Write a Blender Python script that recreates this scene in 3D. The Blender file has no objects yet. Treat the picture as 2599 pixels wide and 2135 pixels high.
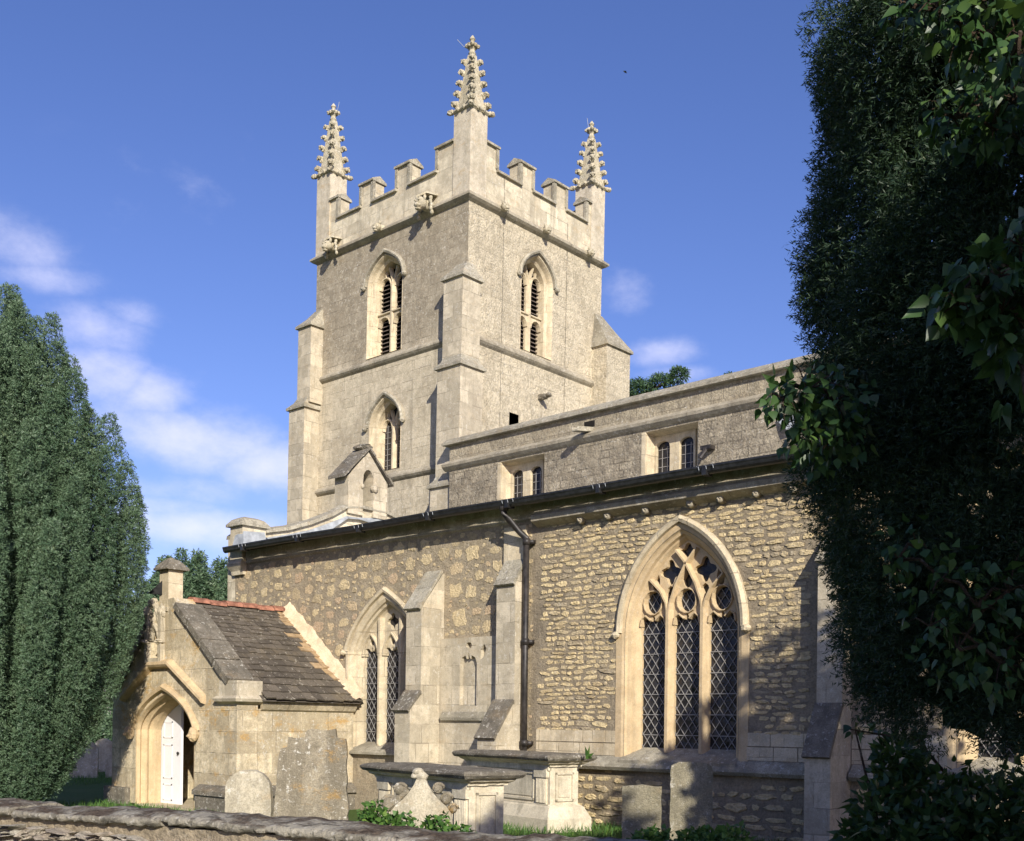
import bpy, math, random
import numpy as np
from mathutils import Vector, Matrix
from mathutils.geometry import tessellate_polygon
random.seed(7); RNG = np.random.default_rng(7)
rad = math.radians
C = bpy.context.scene.collection

# ------------------------------------------------------------------ camera, sky, sun, exposure
YAW, ROLL = rad(42.4), rad(0.7)
FWD = Vector((-math.sin(YAW), math.cos(YAW), 0)); RT = Vector((math.cos(YAW), math.sin(YAW), 0)); UP = Vector((0, 0, 1))
EYE = 1.65
cam = bpy.data.cameras.new('camera'); cam_o = bpy.data.objects.new('camera', cam); C.objects.link(cam_o)
rx = RT*math.cos(ROLL)+UP*math.sin(ROLL); ry = -RT*math.sin(ROLL)+UP*math.cos(ROLL)
mw = Matrix((rx, ry, -FWD)).transposed().to_4x4(); mw.translation = Vector((0, 0, EYE)); cam_o.matrix_world = mw
cam.sensor_width = 36; cam.sensor_fit = 'HORIZONTAL'; cam.lens = 2800/2599*36
cam.shift_x = 0; cam.shift_y = (1838-1067.5)/2599
cam.clip_start = .05; cam.clip_end = 3000
bpy.context.scene.camera = cam_o
sc = bpy.context.scene
sc.view_settings.view_transform = 'Standard'; sc.view_settings.look = 'None'
sc.view_settings.exposure = 0.5; sc.view_settings.gamma = 1
sc.cycles.max_bounces = 6; sc.cycles.transparent_max_bounces = 8

SUN = Vector((1.46, -1.0, .82)).normalized()          # direction towards the sun
sun = bpy.data.lights.new('sun', 'SUN'); sun.energy = 4.7; sun.angle = rad(.5); sun.color = (1, .93, .82)
sun_o = bpy.data.objects.new('sun', sun); C.objects.link(sun_o)
sun_o.rotation_euler = (-SUN).to_track_quat('-Z', 'Y').to_euler(); sun_o.location = SUN*60

world = bpy.data.worlds.new('World'); sc.world = world; world.use_nodes = True
def world_nodes():
    nt = world.node_tree; n = nt.nodes; L = nt.links; n.clear()
    out = n.new('ShaderNodeOutputWorld'); bg = n.new('ShaderNodeBackground'); L.new(bg.outputs[0], out.inputs[0])
    bg.inputs[1].default_value = .09
    sky = n.new('ShaderNodeTexSky'); sky.sky_type = 'NISHITA'; sky.sun_disc = False
    sky.sun_elevation = math.asin(SUN.z); sky.sun_rotation = math.atan2(SUN.x, SUN.y)
    sky.air_density = 1.0; sky.dust_density = .5; sky.ozone_density = 3.0
    hs = n.new('ShaderNodeHueSaturation'); hs.inputs['Saturation'].default_value = 1.12; hs.inputs['Value'].default_value = 1.0
    L.new(sky.outputs[0], hs.inputs['Color'])
    tint = n.new('ShaderNodeMix'); tint.data_type = 'RGBA'; tint.blend_type = 'MULTIPLY'; tint.inputs[0].default_value = 1
    tint.inputs[7].default_value = (1.13, .94, 1.26, 1); L.new(hs.outputs[0], tint.inputs[6])
    tc = n.new('ShaderNodeTexCoord'); nrm = n.new('ShaderNodeVectorMath'); nrm.operation = 'NORMALIZE'; L.new(tc.outputs['Generated'], nrm.inputs[0])
    # clouds: banks given by direction (unit vector), spread and strength, broken up by noise
    ns = n.new('ShaderNodeTexNoise'); ns.inputs['Scale'].default_value = 7; ns.inputs['Detail'].default_value = 9; ns.inputs['Roughness'].default_value = .62
    mp = n.new('ShaderNodeMapping'); mp.inputs['Scale'].default_value = (1, 1, 1.7); L.new(nrm.outputs[0], mp.inputs[0]); L.new(mp.outputs[0], ns.inputs['Vector'])
    acc = None
    def mth(op, a, b=None, clamp=False):
        m = n.new('ShaderNodeMath'); m.operation = op; m.use_clamp = clamp
        for i, v in enumerate((a, b)):
            if v is None: continue
            if isinstance(v, (int, float)): m.inputs[i].default_value = v
            else: L.new(v, m.inputs[i])
        return m.outputs[0]
    for az, el, w, h, s in CLOUDS:
        d = FWD*math.cos(el)*math.cos(az)+RT*math.cos(el)*math.sin(az)+UP*math.sin(el)
        r = FWD*-math.sin(az)+RT*math.cos(az); u = d.cross(r)*-1
        def dot(v):
            m = n.new('ShaderNodeVectorMath'); m.operation = 'DOT_PRODUCT'; L.new(nrm.outputs[0], m.inputs[0]); m.inputs[1].default_value = v; return m.outputs['Value']
        a = mth('DIVIDE', dot(r), w); b = mth('DIVIDE', mth('SUBTRACT', dot(u), 0.0), h)
        q = mth('ADD', mth('MULTIPLY', a, a), mth('MULTIPLY', b, b))
        g = mth('MULTIPLY', mth('EXPONENT', mth('MULTIPLY', q, -1.0)), s)
        g = mth('MULTIPLY', g, mth('GREATER_THAN', dot(d), 0.0))
        acc = g if acc is None else mth('MAXIMUM', acc, g)
    dens = mth('SUBTRACT', mth('ADD', acc, mth('MULTIPLY', mth('SUBTRACT', ns.outputs['Fac'], .5), 1.9)), .44)
    mr = n.new('ShaderNodeMapRange'); mr.interpolation_type = 'SMOOTHSTEP'; L.new(dens, mr.inputs[0])
    mr.inputs[1].default_value = -.22; mr.inputs[2].default_value = .80; mr.inputs[3].default_value = 0; mr.inputs[4].default_value = .68
    fac = mth('MULTIPLY', mr.outputs[0], mth('MINIMUM', mth('MULTIPLY', acc, 3.0), 1.0))
    mx = n.new('ShaderNodeMix'); mx.data_type = 'RGBA'; L.new(fac, mx.inputs[0]); L.new(tint.outputs[2], mx.inputs[6]); mx.inputs[7].default_value = (8.6, 8.4, 10.2, 1)
    L.new(mx.outputs[2], bg.inputs[0])
def px_dir(x, y):
    d = FWD+rx*(x-1299.5)/2800+ry*(1838-y)/2800
    return math.atan2(d.dot(RT), d.dot(FWD)), math.atan2(d.z, math.hypot(d.x, d.y))
CLOUDS = [px_dir(x, y)+(w, h, s) for x, y, w, h, s in (
    (255, 840, .045, .022, .80), (330, 800, .035, .014, .6), (265, 930, .045, .026, .72), (400, 1010, .045, .028, .95), (300, 970, .04, .03, .8), (500, 1120, .095, .038, 1.15), (680, 1180, .075, .032, 1.05), (400, 1090, .07, .04, .9), (460, 1235, .10, .022, .75), (520, 1340, .11, .022, .95), (430, 1290, .07, .022, .7), (40, 620, .045, .024, .56), (110, 705, .05, .014, .50),
    (1690, 890, .042, .016, .9), (1600, 745, .028, .03, .52), (1740, 945, .05, .012, .6), (540, 500, .05, .04, .50), (590, 400, .03, .03, .42), (330, 480, .04, .04, .38), (-700, 900, .2, .1, .9), (3500, 900, .3, .06, .8))]
world_nodes()

# ------------------------------------------------------------------ materials
class NT:
    def __init__(s, name):
        s.m = bpy.data.materials.new(name); s.m.use_nodes = True; s.t = s.m.node_tree; s.n = s.t.nodes; s.n.clear()
        s.out = s.n.new('ShaderNodeOutputMaterial'); s.p = s.n.new('ShaderNodeBsdfPrincipled'); s.t.links.new(s.p.outputs[0], s.out.inputs[0])
        tc = s.n.new('ShaderNodeTexCoord'); s.obj = tc.outputs['Object']; s.uv = tc.outputs['UV']
    def l(s, a, b): s.t.links.new(a, b)
    def put(s, sock, v):
        if hasattr(v, 'is_output'): s.l(v, sock)
        elif isinstance(v, tuple) and len(v) == 3 and sock.type == 'RGBA': sock.default_value = v+(1,)
        else: sock.default_value = v
    def map(s, v, sc=(1, 1, 1), loc=(0, 0, 0)):
        m = s.n.new('ShaderNodeMapping'); s.l(v, m.inputs[0]); m.inputs['Scale'].default_value = sc; m.inputs['Location'].default_value = loc; return m.outputs[0]
    def noise(s, scale, detail=4, rough=.55, v=None, dist=0):
        t = s.n.new('ShaderNodeTexNoise'); t.inputs['Scale'].default_value = scale; t.inputs['Detail'].default_value = detail; t.inputs['Roughness'].default_value = rough; t.inputs['Distortion'].default_value = dist
        s.l(v if v is not None else s.obj, t.inputs['Vector']); return t.outputs['Fac']
    def vor(s, scale, v=None, feat='F1'):
        t = s.n.new('ShaderNodeTexVoronoi'); t.feature = feat; t.inputs['Scale'].default_value = scale; s.l(v if v is not None else s.obj, t.inputs['Vector']); return t
    def rng(s, v, a, b, c=0., d=1., smooth=True):
        t = s.n.new('ShaderNodeMapRange'); s.put(t.inputs[0], v)
        if smooth: t.interpolation_type = 'SMOOTHSTEP'
        for i, k in enumerate((a, b, c, d)): t.inputs[i+1].default_value = k
        return t.outputs[0]
    def math(s, op, a, b=0., clamp=False):
        t = s.n.new('ShaderNodeMath'); t.operation = op; t.use_clamp = clamp; s.put(t.inputs[0], a); s.put(t.inputs[1], b); return t.outputs[0]
    def mix(s, f, a, b, mode='MIX'):
        t = s.n.new('ShaderNodeMix'); t.data_type = 'RGBA'; t.blend_type = mode; s.put(t.inputs[0], f); s.put(t.inputs[6], a); s.put(t.inputs[7], b); return t.outputs[2]
    def attr(s, name):
        t = s.n.new('ShaderNodeAttribute'); t.attribute_name = name; return t.outputs['Fac']
    def bump(s, h, strength=.5, dist=.02, prev=None):
        t = s.n.new('ShaderNodeBump'); t.inputs['Strength'].default_value = strength; t.inputs['Distance'].default_value = dist; s.l(h, t.inputs['Height'])
        if prev is not None: s.l(prev, t.inputs['Normal'])
        return t.outputs[0]
    def done(s, col, rough=.9, nrm=None, spec=.25):
        s.put(s.p.inputs['Base Color'], col); s.put(s.p.inputs['Roughness'], rough); s.p.inputs['Specular IOR Level'].default_value = spec
        if nrm is not None: s.l(nrm, s.p.inputs['Normal'])
        return s.m

def stone(name, base, alt, block=None, joint=(.16, .13, .09), jw=.008, stain=(.10, .09, .07), stain_amt=.5, lichen=.3, ochre=.15, grain=.5, grain_scale=60, streak=.3, bumpd=.012, dark=None, block_var=.25, jvis=.6):
    """Weathered limestone: block courses, per-block tint, blotches, grey and ochre lichen, rain streaks, grain."""
    N = NT(name)
    big = N.noise(.9, 6, .65); mid = N.noise(4.5, 8, .70); fine = N.noise(grain_scale, 4, .7); mott = N.noise(6.5, 9, .76, N.map(N.obj, (1, 1, 1), (5, 2, 9)))
    col = N.mix(N.rng(mid, .32, .68), base, alt)
    nrm_h = None
    if block:
        wob = N.n.new('ShaderNodeVectorMath'); wob.operation = 'MULTIPLY_ADD'
        nz = N.n.new('ShaderNodeTexNoise'); nz.inputs['Scale'].default_value = 2.6; nz.inputs['Detail'].default_value = 4; N.l(N.uv, nz.inputs['Vector'])
        N.l(nz.outputs['Color'], wob.inputs[0]); wob.inputs[1].default_value = (.06, .035, 0); N.l(N.uv, wob.inputs[2])
        bt = N.n.new('ShaderNodeTexBrick'); N.l(wob.outputs[0], bt.inputs['Vector']); bt.inputs['Scale'].default_value = 1
        bt.inputs['Color1'].default_value = (0, 0, 0, 1); bt.inputs['Color2'].default_value = (1, 1, 1, 1); bt.inputs['Mortar'].default_value = (.5, .5, .5, 1)
        bt.inputs['Mortar Size'].default_value = jw; bt.inputs['Mortar Smooth'].default_value = .6; bt.inputs['Brick Width'].default_value = block[0]; bt.inputs['Row Height'].default_value = block[1]
        bt.offset = .43; bt.squash = .72; bt.squash_frequency = 3
        sep = N.n.new('ShaderNodeSeparateColor'); N.l(bt.outputs['Color'], sep.inputs[0])
        bv = sep.outputs[0]
        col = N.mix(N.math('MULTIPLY', N.rng(bv, .45, 1.), block_var), col, tuple(min(.9, c*1.4) for c in base))
        col = N.mix(N.math('MULTIPLY', N.rng(bv, .5, .1), block_var), col, tuple(c*.62 for c in alt))
        jm = N.math('MULTIPLY', bt.outputs['Fac'], N.rng(N.noise(2.6, 4, .6), .42, .60, .06, 1))
        col = N.mix(N.math('MULTIPLY', jm, jvis), col, joint); nrm_h = jm
    # broad stains, then mottled lichen over everything
    st = N.math('MULTIPLY', N.rng(N.math('ADD', N.math('MULTIPLY', big, .6), N.math('MULTIPLY', mid, .4)), .45, .62), stain_amt)
    col = N.mix(st, col, stain)
    sv = N.noise(1.0, 6, .65, N.map(N.obj, (3.4, 3.4, .32)))
    col = N.mix(N.math('MULTIPLY', N.rng(sv, .50, .68), min(1, streak*1.4)), col, tuple(c*.45 for c in base))
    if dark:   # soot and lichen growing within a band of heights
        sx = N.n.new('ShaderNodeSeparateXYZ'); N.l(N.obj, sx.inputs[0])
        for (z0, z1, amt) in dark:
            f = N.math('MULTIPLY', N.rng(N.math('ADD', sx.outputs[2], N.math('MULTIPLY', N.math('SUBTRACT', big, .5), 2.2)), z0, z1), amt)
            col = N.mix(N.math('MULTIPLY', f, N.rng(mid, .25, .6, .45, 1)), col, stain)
    col = N.mix(N.math('MULTIPLY', N.rng(mott, .48, .64), min(1, .2+lichen)), col, tuple(c*.55 for c in base))
    patch = N.rng(N.noise(1.7, 4, .6, N.map(N.obj, (1, 1, 1), (11, 4, 3))), .35, .65, .25, 1)
    lw = N.math('MULTIPLY', N.rng(N.noise(15, 6, .74, N.map(N.obj, (1, 1, 1), (2, 8, 5))), .555, .62), patch)
    col = N.mix(N.math('MULTIPLY', lw, min(1, lichen*1.5)), col, (.66, .63, .54))
    oc = N.math('MULTIPLY', N.rng(N.noise(2.0, 8, .74, N.map(N.obj, (1, 1, 1.6), (7, 3, 1))), .53, .66), ochre)
    col = N.mix(oc, col, (.46, .27, .07))
    col = N.mix(N.rng(fine, .44, .66, .0, .60*grain), col, tuple(c*.42 for c in base)); col = N.mix(N.rng(fine, .44, .32, .0, .30*grain), col, tuple(min(.85, c*1.35) for c in base))
    nb = N.bump(N.math('ADD', N.math('MULTIPLY', fine, .5), N.math('ADD', mid, N.math('MULTIPLY', mott, .6))), min(1, grain*1.1), bumpd*1.3)
    if nrm_h is not None: nb = N.bump(N.math('SUBTRACT', 1, nrm_h), .7, .012, nb)
    return N.done(col, .92, nb, .12)

def plain(name, col, rough=.6, metal=0., nscale=20, var=.25, bump=.2, spec=.4, bd=.005):
    N = NT(name); f = N.noise(nscale, 5, .6)
    c = N.mix(N.rng(f, .3, .7), tuple(v*(1-var) for v in col), tuple(min(1, v*(1+var)) for v in col))
    N.p.inputs['Metallic'].default_value = metal
    return N.done(c, rough, N.bump(f, bump, bd), spec)

def rubble_mat(name, a, b, c_, rough_b=.9):
    """One colour per stone from the face attribute var, then blotches and pits."""
    N = NT(name); v = N.attr('var'); f = N.noise(30, 6, .68); g = N.noise(7, 5, .6)
    col = N.mix(N.rng(v, .0, .55), a, b); col = N.mix(N.rng(v, .6, 1.0), col, c_)
    col = N.mix(N.math('MULTIPLY', N.rng(f, .42, .68), .5), col, tuple(x*.4 for x in a))
    col = N.mix(N.math('MULTIPLY', N.rng(g, .5, .72), .45), col, (.20, .17, .125))
    col = N.mix(N.math('MULTIPLY', N.rng(N.noise(11, 3, .6, N.map(N.obj, (1, 1, 1), (3, 9, 2))), .58, .7), .35), col, (.60, .56, .45))
    return N.done(col, .93, N.bump(N.math('ADD', f, N.math('MULTIPLY', g, .8)), rough_b, .035), .1)

def leaf_mat(name, a, b, c_, trans=.25, rough=.55, spec=.3):
    N = NT(name); v = N.attr('var'); col = N.mix(N.rng(v, 0, .6), a, b); col = N.mix(N.rng(v, .72, 1.), col, c_)
    N.done(col, rough, None, spec)
    tr = N.n.new('ShaderNodeBsdfTranslucent'); N.put(tr.inputs[0], N.mix(.5, col, (.10, .16, .02)))
    ms = N.n.new('ShaderNodeMixShader'); ms.inputs[0].default_value = trans; N.l(N.p.outputs[0], ms.inputs[1]); N.l(tr.outputs[0], ms.inputs[2]); N.l(ms.outputs[0], N.out.inputs[0])
    return N.m

M = {}
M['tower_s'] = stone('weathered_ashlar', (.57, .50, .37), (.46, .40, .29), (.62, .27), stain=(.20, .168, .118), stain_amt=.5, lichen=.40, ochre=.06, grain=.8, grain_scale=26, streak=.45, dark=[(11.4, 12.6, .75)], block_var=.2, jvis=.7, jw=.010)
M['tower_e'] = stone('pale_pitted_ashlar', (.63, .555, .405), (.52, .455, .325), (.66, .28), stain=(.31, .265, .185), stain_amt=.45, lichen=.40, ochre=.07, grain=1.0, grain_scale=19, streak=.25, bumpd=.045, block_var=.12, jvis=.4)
M['parapet'] = stone('clean_parapet_ashlar', (.66, .585, .43), (.55, .485, .35), (.75, .33), stain=(.30, .26, .185), stain_amt=.5, lichen=.4, ochre=.2, grain=.6, streak=.55, block_var=.4)
M['pinnacle'] = stone('lichened_pinnacle_stone', (.60, .54, .40), (.46, .42, .29), None, stain=(.24, .21, .14), stain_amt=.5, lichen=.7, ochre=.22, grain=.9, grain_scale=40, bumpd=.03)
M['trim'] = stone('dressed_limestone', (.64, .55, .38), (.54, .455, .305), (.5, .42), stain=(.26, .21, .145), stain_amt=.35, lichen=.25, ochre=.12, grain=.55, streak=.35, block_var=.2)
M['fresh'] = stone('renewed_limestone', (.60, .465, .28), (.52, .395, .23), None, stain=(.34, .27, .18), stain_amt=.35, lichen=.14, ochre=.12, grain=.4, streak=.3)
M['cap'] = stone('dark_lichened_slab', (.27, .24, .185), (.19, .17, .13), None, stain=(.08, .072, .058), stain_amt=.6, lichen=.65, ochre=.14, grain=.9, streak=.15, bumpd=.03)
M['coping'] = stone('grey_lichened_coping', (.48, .44, .335), (.37, .335, .25), (.8, 2.0), stain=(.13, .115, .085), stain_amt=.5, lichen=.7, ochre=.2, grain=.9, bumpd=.03)
M['string'] = stone('moulded_string_stone', (.42, .375, .28), (.33, .29, .21), (.7, 3.0), stain=(.12, .105, .08), stain_amt=.5, lichen=.45, ochre=.10, grain=.7)
M['nave'] = stone('rough_nave_ashlar', (.46, .40, .285), (.36, .31, .22), (.55, .24), stain=(.18, .155, .115), stain_amt=.55, lichen=.45, ochre=.08, grain=1.0, grain_scale=26, bumpd=.04, jw=.012)
M['naver'] = stone('plastered_nave_rubble', (.46, .40, .29), (.32, .275, .20), (.36, .17), stain=(.15, .13, .10), stain_amt=.6, lichen=.5, ochre=.05, grain=1.0, grain_scale=22, bumpd=.06, jw=.022, joint=(.10, .085, .062))
M['butt'] = stone('grey_buttress_ashlar', (.54, .475, .35), (.44, .385, .275), (.42, .33), stain=(.30, .26, .195), stain_amt=.4, lichen=.36, ochre=.12, grain=.55, streak=.25, block_var=.35)
M['porch'] = stone('patched_porch_ashlar', (.63, .54, .37), (.50, .41, .26), (.62, .37), stain=(.25, .21, .145), stain_amt=.55, lichen=.5, ochre=.8, grain=.8, grain_scale=34, streak=.5, block_var=.5, jw=.012, joint=(.40, .34, .25))
M['mortar'] = stone('grey_brown_mortar', (.38, .315, .215), (.29, .24, .165), None, stain=(.17, .145, .11), stain_amt=.5, lichen=.1, ochre=.05, grain=1.0, grain_scale=30, bumpd=.03)
M['mortar_pale'] = stone('buff_pointing_mortar', (.42, .35, .24), (.33, .275, .185), None, stain=(.27, .23, .17), stain_amt=.5, lichen=.2, ochre=.08, grain=1.0, grain_scale=30, bumpd=.03)
M['stoneA'] = rubble_mat('field_rubble', (.48, .39, .24), (.68, .55, .325), (.55, .41, .265), 1.0)
M['stoneB'] = rubble_mat('coursed_ragstone', (.60, .475, .275), (.80, .645, .365), (.48, .40, .27), 1.0)
M['stoneW'] = rubble_mat('boundary_rubble', (.42, .39, .32), (.56, .525, .44), (.40, .33, .25), 1.0)
M['tomb'] = stone('cream_tomb_stone', (.70, .625, .465), (.60, .53, .39), None, stain=(.25, .22, .155), stain_amt=.45, lichen=.3, ochre=.1, grain=.6, streak=.6)
M['head'] = stone('speckled_headstone', (.42, .365, .26), (.32, .28, .20), None, stain=(.15, .135, .10), stain_amt=.6, lichen=.95, ochre=.7, grain=1., streak=.6, bumpd=.03)
M['headp'] = stone('pale_headstone', (.56, .50, .37), (.46, .41, .30), None, stain=(.24, .21, .145), stain_amt=.5, lichen=.7, ochre=.2, grain=.9, streak=.5)
M['headd'] = stone('dark_mossy_headstone', (.36, .325, .23), (.25, .225, .15), None, stain=(.20, .185, .12), stain_amt=.5, lichen=.5, ochre=.1, grain=.9, bumpd=.03)
def slate_m():
    N = NT('stone_slate'); v = N.attr('var'); f = N.noise(28, 6, .65); g = N.noise(2.2, 5, .6)
    col = N.mix(v, (.085, .072, .055), (.165, .14, .105)); col = N.mix(N.rng(f, .4, .7, 0, .6), col, (.055, .047, .038))
    col = N.mix(N.math('MULTIPLY', N.rng(N.noise(13, 4, .65), .60, .68), .75), col, (.45, .42, .34))
    col = N.mix(N.math('MULTIPLY', N.rng(g, .55, .7), .35), col, (.20, .155, .085))
    return N.done(col, .9, N.bump(f, .8, .02), .2)
M['slate'] = slate_m()
M['slate_pale'] = stone('mortar_splashed_slate', (.48, .35, .20), (.32, .23, .13), None, stain=(.14, .11, .08), stain_amt=.5, lichen=.2, ochre=.2, grain=.6)
M['terracotta'] = plain('terracotta_ridge', (.27, .125, .08), .85, 0, 7, .55, .4, .2, .01)
M['lead'] = plain('weathered_lead', (.30, .32, .33), .55, 0, 6, .25, .35, .4, .01)
M['iron'] = plain('black_painted_iron', (.018, .018, .018), .42, 0, 14, .5, .2, .5)
M['pipe'] = plain('worn_brown_downpipe', (.028, .024, .021), .5, 0, 9, .6, .25, .4)
M['lattice'] = plain('grey_lead_came', (.27, .26, .245), .5, .1, 30, .2, .1)
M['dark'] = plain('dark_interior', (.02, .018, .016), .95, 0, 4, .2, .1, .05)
M['louvre'] = plain('old_oak_louvre', (.13, .105, .085), .8, 0, 25, .3, .3, .2)
M['white'] = plain('white_painted_door', (.78, .78, .79), .45, 0, 3, .03, .05, .4)
M['fillet'] = stone('pale_mortar_fillet', (.72, .58, .40), (.62, .47, .30), None, stain=(.45, .33, .2), stain_amt=.3, lichen=.1, ochre=.1, grain=.7)
def glass_m():
    N = NT('dark_leaded_glass'); v = N.vor(8, N.uv); sep = N.n.new('ShaderNodeSeparateColor'); N.l(v.outputs['Color'], sep.inputs[0])
    col = N.mix(sep.outputs[0], (.012, .012, .014), (.035, .033, .032))
    return N.done(col, .10, N.bump(N.math('ADD', N.noise(5, 3), N.math('MULTIPLY', sep.outputs[1], .5)), .8, .03), .28)
M['glass'] = glass_m()
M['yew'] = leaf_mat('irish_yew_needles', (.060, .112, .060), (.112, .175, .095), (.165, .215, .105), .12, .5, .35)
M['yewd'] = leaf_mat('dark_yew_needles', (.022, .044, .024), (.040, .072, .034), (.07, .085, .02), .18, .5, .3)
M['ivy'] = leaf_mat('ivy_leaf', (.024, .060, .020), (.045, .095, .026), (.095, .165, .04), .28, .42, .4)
M['herb'] = leaf_mat('ground_ivy_leaf', (.05, .12, .03), (.09, .19, .04), (.16, .26, .05), .3, .5, .3)
M['pine'] = leaf_mat('pine_needles', (.035, .075, .035), (.05, .10, .045), (.08, .13, .05), .1)
M['bark'] = stone('brown_bark', (.13, .09, .06), (.08, .058, .04), None, stain=(.05, .04, .03), stain_amt=.5, lichen=.2, ochre=0, grain=1, bumpd=.04)
def grass_m():
    N = NT('mown_grass'); f = N.noise(60, 4, .7); g = N.noise(.8, 4, .6)
    col = N.mix(N.rng(f, .3, .7), (.06, .105, .028), (.11, .165, .045)); col = N.mix(N.rng(g, .5, .7, 0, .4), col, (.13, .16, .05))
    return N.done(col, .95, N.bump(f, .9, .04), .1)
M['grass'] = grass_m()
def wallcop_m():
    N = NT('mossy_wall_coping'); f = N.noise(45, 5, .68); g = N.noise(5, 6, .62); k = N.noise(14, 5, .65)
    geo = N.n.new('ShaderNodeNewGeometry'); sp = N.n.new('ShaderNodeSeparateXYZ'); N.l(geo.outputs['Normal'], sp.inputs[0])
    col = N.mix(N.rng(g, .35, .68), (.36, .33, .26), (.22, .20, .155)); col = N.mix(N.rng(k, .48, .66, 0, .85), col, (.10, .092, .075))
    col = N.mix(N.rng(N.vor(34).outputs['Distance'], .34, .16, 0, .6), col, (.52, .49, .41))
    moss = N.math('MULTIPLY', N.rng(sp.outputs[2], .75, .97), N.rng(N.math('ADD', g, N.math('MULTIPLY', k, .5)), .62, .86))
    col = N.mix(moss, col, N.mix(N.rng(f, .35, .65), (.060, .045, .034), (.15, .115, .082)))
    return N.done(col, .95, N.bump(N.math('ADD', f, k), 1., .02), .1)
M['wallcop'] = wallcop_m()

M['tower_l'] = stone('tan_ashlar', (.57, .50, .365), (.47, .41, .29), (.62, .27), stain=(.24, .20, .14), stain_amt=.45, lichen=.36, ochre=.06, grain=.7, grain_scale=26, streak=.45, block_var=.18, jvis=.65)
M['pinnacle_shaft'] = stone('grey_shaft_stone', (.62, .55, .42), (.52, .46, .34), None, stain=(.22, .19, .13), stain_amt=.4, lichen=.45, ochre=.3, grain=.7, streak=.3)

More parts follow.
